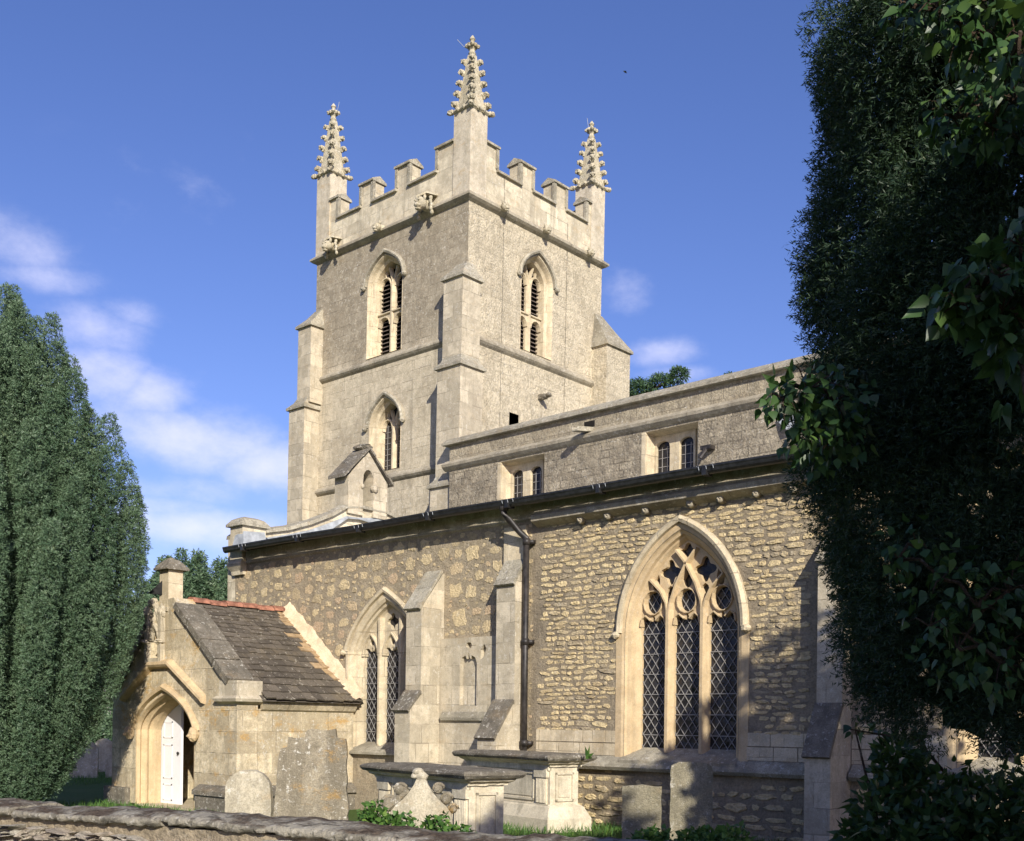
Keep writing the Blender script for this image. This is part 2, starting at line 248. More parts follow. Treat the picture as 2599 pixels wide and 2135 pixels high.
# ------------------------------------------------------------------ mesh helpers
LEANP = Vector((-20.47, 20.58, 0)); LEANM = Matrix.Rotation(rad(.5), 4, FWD)
class MB:
    def __init__(s): s.v = []; s.f = []; s.m = []; s.a = []
    def add(s, vs, fs, mi=0, var=None):
        o = len(s.v); s.v += [tuple(v) for v in vs]
        for f in fs: s.f.append(tuple(i+o for i in f)); s.m.append(mi); s.a.append(.5 if var is None else var)
    def box(s, x0, x1, y0, y1, z0, z1, mi=0, var=None):
        s.add([(x0, y0, z0), (x1, y0, z0), (x1, y1, z0), (x0, y1, z0), (x0, y0, z1), (x1, y0, z1), (x1, y1, z1), (x0, y1, z1)],
              [(3, 2, 1, 0), (4, 5, 6, 7), (0, 1, 5, 4), (1, 2, 6, 5), (2, 3, 7, 6), (3, 0, 4, 7)], mi, var)
    def fbox(s, Fm, u0, u1, v0, v1, d0, d1, mi=0, var=None):   # a box in a wall face's own axes
        s.add([Fm(u0, v0, d0), Fm(u1, v0, d0), Fm(u1, v0, d1), Fm(u0, v0, d1), Fm(u0, v1, d0), Fm(u1, v1, d0), Fm(u1, v1, d1), Fm(u0, v1, d1)],
              [(3, 2, 1, 0), (4, 5, 6, 7), (0, 1, 5, 4), (1, 2, 6, 5), (2, 3, 7, 6), (3, 0, 4, 7)], mi, var)
    def prism(s, prof, P0, P1, mi=0, var=None):               # polygon (list of 3D at start) to the same at the end
        n = len(prof); a = [P0(*p) for p in prof]; b = [P1(*p) for p in prof]
        s.add(a+b, [tuple(range(n))[::-1], tuple(range(n, 2*n))]+[(i, (i+1) % n, n+(i+1) % n, n+i) for i in range(n)], mi, var)
    def loft(s, rings, closed=False, mi=0, caps=False):
        n = len(rings[0]); vs = [p for r in rings for p in r]; fs = []
        for k in range(len(rings)-1):
            for i in range(n if closed else n-1):
                j = (i+1) % n; fs.append((k*n+i, k*n+j, (k+1)*n+j, (k+1)*n+i))
        if caps: fs += [tuple(range(n))[::-1], tuple(range((len(rings)-1)*n, len(rings)*n))]
        s.add(vs, fs, mi)
    def poly(s, outer, holes, fn, mi=0):
        loops = [outer]+holes; tri = tessellate_polygon([[Vector((p[0], p[1], 0)) for p in l] for l in loops]); pts = [p for l in loops for p in l]
        s.add([fn(*p) for p in pts], [t for t in tri], mi)
    def plate(s, outer, holes, Fm, d0, d1, mi=0, edge=True):  # sheet with holes and thickness in a wall face
        s.poly(outer, holes, lambda u, v: Fm(u, v, d0), mi); s.poly(outer, holes, lambda u, v: Fm(u, v, d1), mi)
        for l in [outer]+holes:
            n = len(l); s.add([Fm(*p, d0) for p in l]+[Fm(*p, d1) for p in l], [(i, (i+1) % n, n+(i+1) % n, n+i) for i in range(n)], mi)
    def tube(s, pts, r, n=8, mi=0, caps=True):
        pts = [Vector(p) for p in pts]; rings = []
        for i, p in enumerate(pts):
            t = (pts[min(i+1, len(pts)-1)]-pts[max(i-1, 0)]).normalized(); a = t.orthogonal().normalized() if abs(t.z) > .9 else t.cross(UP).normalized(); b = t.cross(a)
            rr = r[i] if isinstance(r, (list, tuple)) else r
            rings.append([p+(a*math.cos(2*math.pi*k/n)+b*math.sin(2*math.pi*k/n))*rr for k in range(n)])
        s.loft(rings, True, mi, caps)
    def blob(s, c, r, seg=8, ring=6, jit=0., mi=0, rot=None):
        vs = []; c = Vector(c)
        for i in range(ring+1):
            th = math.pi*i/ring
            for k in range(seg):
                ph = 2*math.pi*k/seg; q = 1+random.uniform(-jit, jit)
                p = Vector((r[0]*math.sin(th)*math.cos(ph), r[1]*math.sin(th)*math.sin(ph), r[2]*math.cos(th)))*q
                vs.append(c+(rot@p if rot else p))
        s.add(vs, [(i*seg+k, i*seg+(k+1) % seg, (i+1)*seg+(k+1) % seg, (i+1)*seg+k) for i in range(ring) for k in range(seg)], mi)
    def build(s, name, mats, parent=None, lean=False, smooth=False):
        me = bpy.data.meshes.new(name); vs = s.v
        if lean: vs = [tuple(LEANP+LEANM.to_3x3()@(Vector(v)-LEANP)) for v in vs]
        me.from_pydata(vs, [], s.f)
        for m in (mats if isinstance(mats, (list, tuple)) else [mats]): me.materials.append(M[m])
        me.polygons.foreach_set('material_index', s.m)
        at = me.attributes.new('var', 'FLOAT', 'FACE'); at.data.foreach_set('value', s.a)
        uv = me.uv_layers.new(name='UVMap'); co = np.array(s.v, dtype=np.float32)
        me.update(); data = np.zeros((len(me.loops), 2), np.float32)
        for p in me.polygons:
            n = p.normal; li = list(p.loop_indices); vi = [me.loops[k].vertex_index for k in li]
            c = co[vi]
            if abs(n.z) > .85: data[li] = c[:, :2]
            elif abs(n.x) > abs(n.y): data[li, 0] = c[:, 1]; data[li, 1] = c[:, 2]
            else: data[li, 0] = c[:, 0]; data[li, 1] = c[:, 2]
        uv.data.foreach_set('uv', data.ravel())
        if smooth: me.polygons.foreach_set('use_smooth', [True]*len(me.polygons))
        o = bpy.data.objects.new(name, me); C.objects.link(o)
        if parent: o.parent = parent
        return o
def tag(o, label, cat=None, group=None, kind=None):
    if label: o['label'] = label
    if cat: o['category'] = cat
    if group: o['group'] = group
    if kind: o['kind'] = kind
    return o
def empty(name, loc=(0, 0, 0), parent=None):
    o = bpy.data.objects.new(name, None); C.objects.link(o); o.location = loc; o.parent = parent; return o
def south(Y): return lambda u, v, d: (u, Y+d, v)
def east(X): return lambda u, v, d: (X-d, u, v)
def north(Y): return lambda u, v, d: (u, Y-d, v)
def west(X): return lambda u, v, d: (X+d, u, v)

def arch(uc, w, zs, h, n=10, flat=False):
    """points of a pointed arch from left springing over the apex to the right springing"""
    L_ = []
    if flat or h < w:
        q = flat if flat else .9                                # low arch: curved haunch running to a point
        for i in range(n+1):
            s = i/n; L_.append((-w*((1-s)**2+2*s*(1-s)*q), h*(2*s*(1-s)*(.70-.10*q)+s*s)))
    else:
        R = (h*h+w*w)/(2*w); cx = -w+R; a1 = math.acos(max(-1, min(1, -cx/R)))
        for i in range(n+1):
            a = math.pi+(a1-math.pi)*i/n; L_.append((cx+R*math.cos(a), R*math.sin(a)))
    L_[-1] = (0, h)
    return [(uc+x, zs+z) for x, z in L_]+[(uc-x, zs+z) for x, z in L_[-2::-1]]
def opening(uc, w, z0, zs, h, o=0., n=10, flat=False):
    return [(uc-(w-o), z0)]+arch(uc, w-o, zs, h-o*.95, n, flat)+[(uc+(w-o), z0)]

def surround(mb, Fm, uc, w, z0, zs, h, prof, flat=False, mi=0, n=10):
    mb.loft([[Fm(*p, d) for p in opening(uc, w, z0, zs, h, o, n, flat)] for o, d in prof], False, mi)
def hood(mb, Fm, uc, w, zs, h, flat=False, out=.13, proud=.09, stops=.09, n=10, lo=0.):
    prof = [(-out, .0), (-out, -proud*.55), (-out*.55, -proud), (-.01, -proud*.8), (.0, .0)]
    mb.loft([[Fm(*p, d) for p in [(uc-(w-o), zs-lo)]+arch(uc, w-o, zs, h-o, n, flat)+[(uc+(w-o), zs-lo)]] for o, d in prof], False, 0)
    for sgn in (-1, 1):
        u = uc+sgn*(w+out*.5)
        mb.blob(Fm(u+sgn*.04, zs-lo-.03, -proud*.6), (stops, stops, stops*.8), 8, 6, .12)

def bar(mb, Fm, pts, wid, d0, d1, mi=0, nose=.35):
    """moulded tracery bar along a 2D path: wide at the back, narrow at the front"""
    rings = []
    for i, p in enumerate(pts):
        a = pts[max(i-1, 0)]; b = pts[min(i+1, len(pts)-1)]; t = Vector((b[0]-a[0], b[1]-a[1])).normalized(); nx, ny = -t.y, t.x; h = wid/2
        rings.append([Fm(p[0]+nx*h, p[1]+ny*h, d1), Fm(p[0]+nx*h*.95, p[1]+ny*h*.95, (d0*.45+d1*.55)), Fm(p[0]+nx*h*nose, p[1]+ny*h*nose, d0), Fm(p[0]-nx*h*nose, p[1]-ny*h*nose, d0), Fm(p[0]-nx*h*.95, p[1]-ny*h*.95, (d0*.45+d1*.55)), Fm(p[0]-nx*h, p[1]-ny*h, d1)])
    mb.loft(rings, True, mi, True)

def inside_arch(u, v, uc, w, zs, h):
    if v <= zs: return abs(u-uc) < w
    P = arch(uc, w, zs, h, 14); 
    for i in range(len(P)-1):
        if P[i][0] <= u <= P[i+1][0]:
            t = (u-P[i][0])/max(1e-9, P[i+1][0]-P[i][0]); return v < P[i][1]+(P[i+1][1]-P[i][1])*t
    return False

def rubble(mb, Fm, u0, u1, v0, v1, courses, lens, gap, proud, reject, mi=0, jit=.25, wander=.02, depth0=.012, curve=2.6, one=None):
    """individual split stones bedded on a wall face; reject(u, v, w, h) leaves openings clear"""
    v = v0
    while v < v1:
        ch = random.uniform(*courses); u = u0-(random.uniform(0, lens[1]) if lens else 0)
        while u < u1:
            if one: cu, cv, hw, hh = one; u = u1
            else:
                ln = random.uniform(*lens)*(1 if random.random() < .8 else .6); cu = u+ln/2; cv = v+ch/2+random.uniform(-wander, wander)+.012*math.sin(u*1.7+v*3)
                hw = ln/2-gap*random.uniform(.1, .6); hh = (ch/2-gap*random.uniform(.25, .75))*random.uniform(.72, 1.05); u += ln
                if cu-hw < u0 or cu+hw > u1 or cv-hh < v0-.05 or cv+hh > v1+.05 or hw < .03 or hh < .02: continue
                if reject(cu, cv, hw, hh): continue
            n = 15; pr = random.uniform(*proud); ph0 = random.random()
            outl = []; var = random.random(); tilt = random.uniform(-.13, .13); kx, ky = random.uniform(3, 6), random.uniform(0, 6); cv_ = curve*random.uniform(.75, 1.5)
            for k in range(n):
                a = 2*math.pi*(k+ph0+random.uniform(-.3, .3))/n; ca, sa = math.cos(a), math.sin(a); q = (abs(ca)**cv_+abs(sa)**cv_)**(-1/cv_)*(1-random.uniform(0, jit))*(1-.10*(1+math.sin(kx*a+ky)))
                x, y = ca*q*hw*1.06, sa*q*hh*1.06; outl.append((x, y+x*tilt))
            R_ = [[Fm(cu+x*f_, cv+y*g_, dd) for (x, y), dd in zip(outl, [random.uniform(*dr) for _ in outl])] for f_, g_, dr in ((1, 1, (depth0, depth0)), (.955, .92, (-pr*1.0, -pr*.55)), (.74, .70, (-pr*1.25, -pr*.7)), (.36, .34, (-pr*1.25, -pr*.6)))]
            ctr = [Fm(cu, cv, -pr*random.uniform(.6, 1.4))]
            mb.add(R_[0]+R_[1]+R_[2]+R_[3]+ctr, [(q_*n+k, q_*n+(k+1) % n, (q_+1)*n+(k+1) % n, (q_+1)*n+k) for q_ in range(3) for k in range(n)]+[(3*n+k, 3*n+(k+1) % n, 4*n) for k in range(n)], mi, var)
        if one: break
        v += ch

def rubble_random(mb, Fm, u0, u1, v0, v1, sizes, tries, proud, reject, jit, depth0=.02):
    """uncoursed rubble: stones of falling size dropped at random wherever they still fit"""
    X = np.zeros((6000, 4)); n_ = 0
    for k in range(tries):
        f = (1-k/tries)**1.5; hw = (sizes[0]+(sizes[1]-sizes[0])*f)*random.uniform(.75, 1.25)/2; hh = hw*random.uniform(.55, .95); u, v = random.uniform(u0+hw, u1-hw), random.uniform(v0+hh, v1-hh)
        if n_:
            Q = X[:n_]; d = np.maximum(abs(Q[:, 0]-u)/(Q[:, 2]+hw+.008), abs(Q[:, 1]-v)/(Q[:, 3]+hh+.008)); e = ((Q[:, 0]-u)/(Q[:, 2]+hw))**2+((Q[:, 1]-v)/(Q[:, 3]+hh))**2
            if ((d < 1) & (e < 1.25)).any(): continue
        if reject(u, v, hw, hh): continue
        X[n_] = (u, v, hw, hh); n_ += 1
    for u, v, hw, hh in X[:n_]:
        rubble(mb, Fm, u-hw, u+hw, v-hh, v+hh, (2*hh, 2*hh), None, 0, proud, None, 0, jit, .0, depth0, random.uniform(2.2, 4), (u, v, hw*.98, hh*.98))

# ------------------------------------------------------------------ foliage helpers (numpy)
def unit(a): return a/np.maximum(1e-9, np.linalg.norm(a, axis=1, keepdims=True))
def leaves(name, P, A, ln, wd, mat, parent=None, var=None, kind='quad', droop=0.):
    """one flat rhombus (needle) or one folded pointed leaf per row"""
    N = len(P); A = unit(A); R_ = RNG.normal(size=(N, 3)); Sd = unit(np.cross(A, R_)); ln = np.broadcast_to(ln, (N,))[:, None]; wd = np.broadcast_to(wd, (N,))[:, None]
    if kind == 'quad':
        V = np.stack([P, P+A*ln*.45+Sd*wd*.5, P+A*ln, P+A*ln*.45-Sd*wd*.5], 1).reshape(-1, 3); k = 4; faces = [(0, 1, 2, 3)]
    else:                                     # pointed leaf folded along its midrib, tip drooping
        Nn = np.cross(A, Sd); f = .12; st = ((0, .10), (.10, .40), (.24, .52), (.42, .42), (.62, .27), (.82, .10)); mid, lf, rt = [], [], []
        for a_, b_ in st:
            dr = -Nn*ln*.16*a_*a_; mid.append(P+A*ln*a_+dr); lf.append(P+A*ln*(a_+.02)+Sd*wd*b_+Nn*wd*b_*f+dr); rt.append(P+A*ln*(a_+.02)-Sd*wd*b_+Nn*wd*b_*f+dr)
        V = np.stack(mid+lf+rt+[P+A*ln-Nn*ln*.16], 1).reshape(-1, 3); k = 19
        faces = [(i_, 6+i_, 7+i_, i_+1) for i_ in range(5)]+[(i_, i_+1, 13+i_, 12+i_) for i_ in range(5)]+[(5, 11, 18), (5, 18, 17)]
    me = bpy.data.meshes.new(name); nf = len(faces); loops = [i for f in faces for i in f]; tot = [len(f) for f in faces]
    idx = (np.arange(N)[:, None]*k+np.array(loops)[None, :]).ravel(); lt = np.tile(tot, N); ls = np.concatenate([[0], np.cumsum(lt)[:-1]])
    me.vertices.add(len(V)); me.vertices.foreach_set('co', V.astype(np.float32).ravel()); me.loops.add(len(idx)); me.loops.foreach_set('vertex_index', idx.astype(np.int32))
    me.polygons.add(N*nf); me.polygons.foreach_set('loop_start', ls.astype(np.int32)); me.polygons.foreach_set('loop_total', lt.astype(np.int32))
    me.update(calc_edges=True); me.validate()
    if var is None: var = RNG.random(N)
    at = me.attributes.new('var', 'FLOAT', 'FACE'); at.data.foreach_set('value', np.repeat(np.clip(var, 0, 1), nf).astype(np.float32))
    me.materials.append(M[mat]); o = bpy.data.objects.new(name, me); C.objects.link(o); o.parent = parent
    return o
def sprigs(P, A, n, ln, spread=.8, back=.0):
    """n needles round each sprig axis: returns needle bases, directions and sprig index"""
    N = len(P); idx = np.repeat(np.arange(N), n); s = RNG.random(N*n); A = unit(A); a = A[idx]
    per = unit(np.cross(a, RNG.normal(size=(N*n, 3)))); L_ = np.broadcast_to(ln, (N,))[idx][:, None]
    return P[idx]+a*L_*s[:, None]*.8, unit(a*(1-spread*.5)+per*spread), idx
def inst_noise(P, sc, seed=0):
    r = np.random.default_rng(seed); v = np.zeros(len(P))
    for i in range(5):
        k = r.normal(size=3)*sc*(1.6**i); v += np.sin(P@k+r.random()*6.28)/(1.4**i)
    return v/2.2

# ------------------------------------------------------------------ ground
g = MB()
NX = 60
for i in range(NX):
    for j in range(NX):
        pass
xs = [-900, -300, -120, -70]+[-60+2.5*i for i in range(33)]+[40, 80, 200, 600]; ys = [-300, -80, -20]+[-10+2.5*i for i in range(33)]+[90, 140, 300, 900, 1500]
def gz(x, y): return .02+.10*max(0, min(1, (x+15)/5))*max(0, min(1, (y-3.2)/2)) + .03*math.sin(x*.7)*math.sin(y*.9)
g.add([(x, y, gz(x, y) if abs(x) < 61 and -12 < y < 75 else 0) for y in ys for x in xs], [(j*len(xs)+i, j*len(xs)+i+1, (j+1)*len(xs)+i+1, (j+1)*len(xs)+i) for j in range(len(ys)-1) for i in range(len(xs)-1)])
tag(g.build('ground', 'grass', smooth=True), None, kind='structure')

# ------------------------------------------------------------------ church
church = empty('church', (-18, 13.3, 0))
CI = Matrix.Translation((-18, 13.3, 0)).inverted()
tag(church, 'cream limestone village church with pinnacled battlemented tower, nave, aisle and porch', 'church')
def P(mb, name, mats, lean=False, smooth=False, parent=None):
    o = mb.build(name, mats, None, lean, smooth); o.parent = parent or church
    if parent is None: o.matrix_parent_inverse = CI
    return o

TX0, TX1, TY0, TY1 = -27.0, -20.56, 20.4, 26.07
FS, FE, FN, FW = south(TY0), east(TX1), north(TY1), west(TX0)
# tower walls with openings
SW_ = dict(uc=-23.86, w=.74, z0=12.02, zs=14.12, h=.72); EW_ = dict(uc=23.16, w=.66, z0=12.04, zs=14.12, h=.70); LW_ = dict(uc=-23.74, w=.67, z0=8.72, zs=10.05, h=.74)
t = MB()
def rect(a, b, c, d): return [(a, c), (b, c), (b, d), (a, d)]
ZC, ZT = 15.5, 16.55
t.poly(rect(TX0, TX1, -.3, 11.85), [opening(**{k: LW_[k] for k in ('uc', 'w', 'z0', 'zs', 'h')}, flat=.97)], lambda u, v: FS(u, v, 0), 1)
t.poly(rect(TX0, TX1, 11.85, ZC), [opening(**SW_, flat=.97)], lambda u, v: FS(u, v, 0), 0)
t.poly(rect(TY0, TY1, -.3, ZC), [opening(**EW_, flat=.97), rect(22.12, 22.5, 9.85, 10.2)], lambda u, v: FE(u, v, 0), 2)
for Fm, a, b in ((FN, TX0, TX1), (FW, TY0, TY1)): t.add([Fm(a, -.3, 0), Fm(b, -.3, 0), Fm(b, ZC, 0), Fm(a, ZC, 0)], [(0, 1, 2, 3)], 0)
t.box(TX0+.5, TX1-.5, TY0+.55, TY1-.5, 0, ZC-.05, 3); t.add([(TX0, TY0, ZC), (TX1, TY0, ZC), (TX1, TY1, ZC), (TX0, TY1, ZC)], [(0, 1, 2, 3)], 0)
tower = P(t, 'tower', ('tower_s', 'tower_l', 'tower_e', 'dark'), True)

def belfry(Fm, W, name, transom, lat, deep=.37):
    uc, w, z0, zs, h = (W[k] for k in ('uc', 'w', 'z0', 'zs', 'h')); wi = w-.16
    s = MB(); surround(s, Fm, uc, w, z0, zs, h, [(-.015, 0), (-.012, -.006), (.0, -.006), (.03, .05), (.06, .14), (.13, .20), (.16, deep+.10)], .97)
    s.add([Fm(uc-w, z0, -.02), Fm(uc+w, z0, -.02), Fm(uc+w, z0+.14, deep+.05), Fm(uc-w, z0+.14, deep+.05)], [(0, 1, 2, 3)])
    win = P(s, name, 'trim', True)
    hm = MB(); hood(hm, Fm, uc, w+.03, zs+.0, h+.05, .97, .12, .10, .085, 10, .02); P(hm, 'hood_mould', 'coping', True, False, win)
    tr = MB(); d0, d1 = deep-.12, deep+.04
    zi, hi = zs-.02, h-.14; lw = (2*wi-.17)/2
    tops = (zi+.02,)
    def head(c, zt, hw=lw/2, rise=.30): return [(c-hw, zt)]+[(c-hw+hw*(s_**1.8), zt+rise*math.sin(s_*math.pi/2)) for s_ in (.2, .4, .6, .8, 1)]+[(c+hw-hw*(s_**1.8), zt+rise*math.sin(s_*math.pi/2)) for s_ in (.8, .6, .4, .2)]+[(c+hw, zt)]
    cs = (uc-lw/2-.085, uc+lw/2+.085)
    zb = zi-.10
    bar(tr, Fm, [(uc, z0+.1), (uc, zb+.1)], .17, d0, d1)
    bar(tr, Fm, [(uc, zb), (uc-.04, zb+.24), (uc-.17, zb+.60)], .075, d0+.04, d1); bar(tr, Fm, [(uc, zb), (uc+.04, zb+.24), (uc+.17, zb+.60)], .075, d0+.04, d1)
    for c in cs: bar(tr, Fm, [p for p in head(c, zb+.05)], .075, d0+.05, d1)
    for c, sg in ((cs[0], -1), (cs[1], 1)): bar(tr, Fm, [(c, zb+.33), (c+sg*.02, zb+.46), (c+sg*.01, zb+.60)], .05, d0+.07, d1)
    if transom:
        for c in cs:
            zz = transom-.34
            o_ = [(c-lw/2-.01, zz), (c-lw/2-.01, transom), (c+lw/2+.01, transom), (c+lw/2+.01, zz)]+head(c, zz, lw/2, .24)[::-1]
            tr.plate(o_, [], Fm, deep-.07, deep+.03)
            bar(tr, Fm, head(c, zz, lw/2, .24), .06, d0+.02, d1)
        bar(tr, Fm, [(uc-wi, transom), (uc+wi, transom)], .10, d0, d1)
    P(tr, 'tracery', 'trim', True, False, win)
    lo = MB()
    if not lat:
        z = z0+.16
        while z < zs+h-.36:
            for c in cs:
                a, b = c-lw/2-.03, c+lw/2+.03
                lo.add([Fm(a, z, deep+.02), Fm(b, z, deep+.02), Fm(b, z+.085, deep+.16), Fm(a, z+.085, deep+.16), Fm(a, z-.022, deep+.02), Fm(b, z-.022, deep+.02), Fm(b, z+.063, deep+.16), Fm(a, z+.063, deep+.16)], [(0, 1, 2, 3), (4, 5, 6, 7), (0, 1, 5, 4), (0, 3, 7, 4), (1, 2, 6, 5)])
            z += .118
        P(lo, 'louvre', 'louvre', True, False, win)
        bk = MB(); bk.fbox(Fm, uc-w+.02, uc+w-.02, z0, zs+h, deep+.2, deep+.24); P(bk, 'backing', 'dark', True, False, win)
    else:
        bk = MB(); bk.add([Fm(uc-w+.02, z0, deep+.05), Fm(uc+w-.02, z0, deep+.05), Fm(uc+w-.02, zs+h, deep+.05), Fm(uc-w+.02, zs+h, deep+.05)], [(0, 1, 2, 3)]); P(bk, 'glazing', 'glass', True, False, win)
        for c in cs:
            k = .1
            while k < 1.75: lo.fbox(Fm, c-lw/2, c+lw/2, z0+k, z0+k+.012, deep+.03, deep+.04); k += .16
            for q in (-.08, .08): lo.fbox(Fm, c+q-.006, c+q+.006, z0+.1, zs+.1, deep+.028, deep+.04)
        P(lo, 'lattice', 'lattice', True, False, win)
    return win
belfry(FS, SW_, 'belfry_window', 13.32, False)
belfry(FE, EW_, 'belfry_window', 13.22, False)
belfry(FS, LW_, 'tower_window', 0, True, .42)

# parapet with merlons
ME = [(None, -26.02), (-25.0, -24.45), (-23.45, -22.90), (-21.82, None)]; MEe = [(None, 21.44), (22.36, 22.90), (23.80, 24.35), (25.26, None)]
pz = MB(); cp = MB()
def battlement(Fm, a, b, mer, flip=False):
    prof = [(a, ZC+.10)]; zz = ZT
    segs = [(max(a, m0 if m0 is not None else a), min(b, m1 if m1 is not None else b)) for m0, m1 in mer]
    top = 17.22; pts = []
    for k, (m0, m1) in enumerate(segs):
        pts += [(m0, zz), (m0, top), (m1, top), (m1, zz)]
    if pts[0][0] == a: pts = pts[1:]
    if pts[-1][0] == b: pts = pts[:-1]
    out = [(a, ZC+.1)]+pts+[(b, ZC+.1)]
    n = len(out); pz.plate(out, [], Fm, 0, .40)
    for k, (m0, m1) in enumerate(segs):                     # moulded coping runs up the sides and over each merlon
        e0, e1 = (0 if m0 == a else .05), (0 if m1 == b else .05)
        cp.prism([(-.075, 17.11), (-.075, 17.17), (.20, 17.30), (.46, 17.17), (.46, 17.11)], lambda d, z, q=(m0-e0 if m0 != a else a+.59): Fm(q, z, d), lambda d, z, q=(m1+e1 if m1 != b else b-.59): Fm(q, z, d))
        if m0 != a: cp.fbox(Fm, m0-.035, m0+.07, ZT+.02, 17.11, -.04, .05); 
        if m1 != b: cp.fbox(Fm, m1-.07, m1+.035, ZT+.02, 17.11, -.04, .05)
        if k < len(segs)-1:
            q0, q1 = m1-.04, segs[k+1][0]+.04
            cp.prism([(-.085, ZT-.07), (-.07, ZT), (.20, ZT+.10), (.46, ZT), (.46, ZT-.06)], lambda d, z: Fm(q0, z, d), lambda d, z: Fm(q1, z, d))
battlement(FS, TX0, TX1, ME); battlement(FE, TY0, TY1, MEe); battlement(FN, TX0, TX1, ME); battlement(FW, TY0, TY1, MEe)
par = P(pz, 'parapet', 'parapet', True); P(cp, 'coping', 'coping', True, False, par)

def ring_course(name, z0, z1, proud, mat, slope=True, x=(TX0, TX1), y=(TY0, TY1)):
    s = MB(); rings = []
    for d, z in ((0, z0-.05), (proud*.6, z0), (proud, z0+.05), (proud, z0+.10), (0, z1)):
        rings.append([(x[0]-d, y[0]-d, z), (x[1]+d, y[0]-d, z), (x[1]+d, y[1]+d, z), (x[0]-d, y[1]+d, z)])
    s.loft(rings, True); return P(s, name, mat, True)
ring_course('cornice', 15.42, 15.66, .16, 'string'); ring_course('string_course', 11.76, 11.98, .11, 'string'); ring_course('string_course', 8.40, 8.60, .11, 'string')

# pinnacles: square shaft, collar with ball flowers, crocketed spirelet, cross finial
def pinnacle(x0, y0, zc, zt, wire):
    w = .56; cx, cy = x0+w/2, y0+w/2; s = MB(); s.box(x0-.035, x0+w+.035, y0-.035, y0+w+.035, ZC+.12, zc)
    sh = P(s, 'pinnacle', 'pinnacle_shaft', True)
    c_ = MB(); 
    c_.loft([[(cx+a*r, cy+b*r, z) for a, b in ((-1, -1), (1, -1), (1, 1), (-1, 1))] for r, z in ((.28, zc-.04), (.31, zc), (.38, zc+.05), (.38, zc+.09), (.30, zc+.13))], True, 0, True)
    for a in range(4):
        for q in (-.33, -.11, .11, .33):
            dx, dy = ((q, -.38), (.38, q), (q, .38), (-.38, q))[a]; c_.blob((cx+dx, cy+dy, zc+.06), (.055, .055, .06), 6, 5, .2)
    for a, b in ((-1, -1), (1, -1), (1, 1), (-1, 1)): c_.blob((cx+a*.40, cy+b*.40, zc+.05), (.075, .075, .065), 7, 5, .25)
    P(c_, 'collar', 'pinnacle', True, False, sh)
    sp = MB(); zb = zc+.12; zn = zt-.52; r0, r1 = .265, .085
    sp.loft([[(cx+a*r, cy+b*r, z) for a, b in ((-1, -1), (1, -1), (1, 1), (-1, 1))] for r, z in ((r0, zb), (r0*.98, zb+.05), (r1, zn))], True, 0, True); P(sp, 'spirelet', 'pinnacle', True, False, sh)
    for a, b in ((-1, -1), (1, -1), (1, 1), (-1, 1)):
        for k in range(5):
            ck = MB(); f = (.09+k*.195); z = zb+(zn-zb)*f; r = r0+(r1-r0)*f; d = Vector((a, b, 0)).normalized(); q = 1-.25*f
            base = Vector((cx+a*r, cy+b*r, z))
            ck.blob(base+d*.03*q, (.075*q, .075*q, .10*q), 7, 5, .3); ck.blob(base+d*.11*q+UP*.045*q, (.08*q, .08*q, .062*q), 7, 5, .35); ck.blob(base+d*.155*q+UP*.01*q, (.045*q, .045*q, .055*q), 6, 4, .3)
            for sd in (-1, 1): ck.blob(base+d*.08*q+Vector((-d.y, d.x, 0))*.065*sd*q+UP*.02, (.055*q, .055*q, .062*q), 6, 4, .35)
            P(ck, 'crocket', 'pinnacle', True, False, sh)
    fi = MB(); fi.loft([[(cx+math.cos(a)*r, cy+math.sin(a)*r, z) for a in [k*math.pi/4 for k in range(8)]] for r, z in ((.085, zn), (.11, zn+.05), (.075, zn+.09), (.07, zn+.14), (.11, zn+.22), (.10, zn+.30), (.06, zn+.34), (.05, zn+.38), (.085, zn+.43), (.05, zn+.49), (.012, zn+.54))], True, 0, True)
    for k in range(8):
        a = k*math.pi/4+math.pi/4*0; q = 1 if k % 2 else .75
        fi.blob((cx+math.cos(a)*.15*q, cy+math.sin(a)*.15*q, zn+.25), (.06, .06, .055), 6, 5, .25)
    P(fi, 'finial', 'pinnacle', True, False, sh)
    if wire:
        wm = MB(); wm.tube([(cx, cy, zn+.1), (cx+wire[0]*.6, cy+wire[1]*.6, zn+.25), (cx+wire[0], cy+wire[1], zn+wire[2])], .007, 5); P(wm, 'lightning_rod', 'lead', True, False, sh)
w = .56
pinnacle(TX1-w, TY0, 17.80, 19.92, (-.30, -.27, .42)); pinnacle(TX0, TY0, 17.98, 20.25, (.12, .12, .60)); pinnacle(TX1-w, TY1-w, 17.70, 19.78, (-.1, -.1, .62)); pinnacle(TX0, TY1-w, 17.85, 20.0, None)

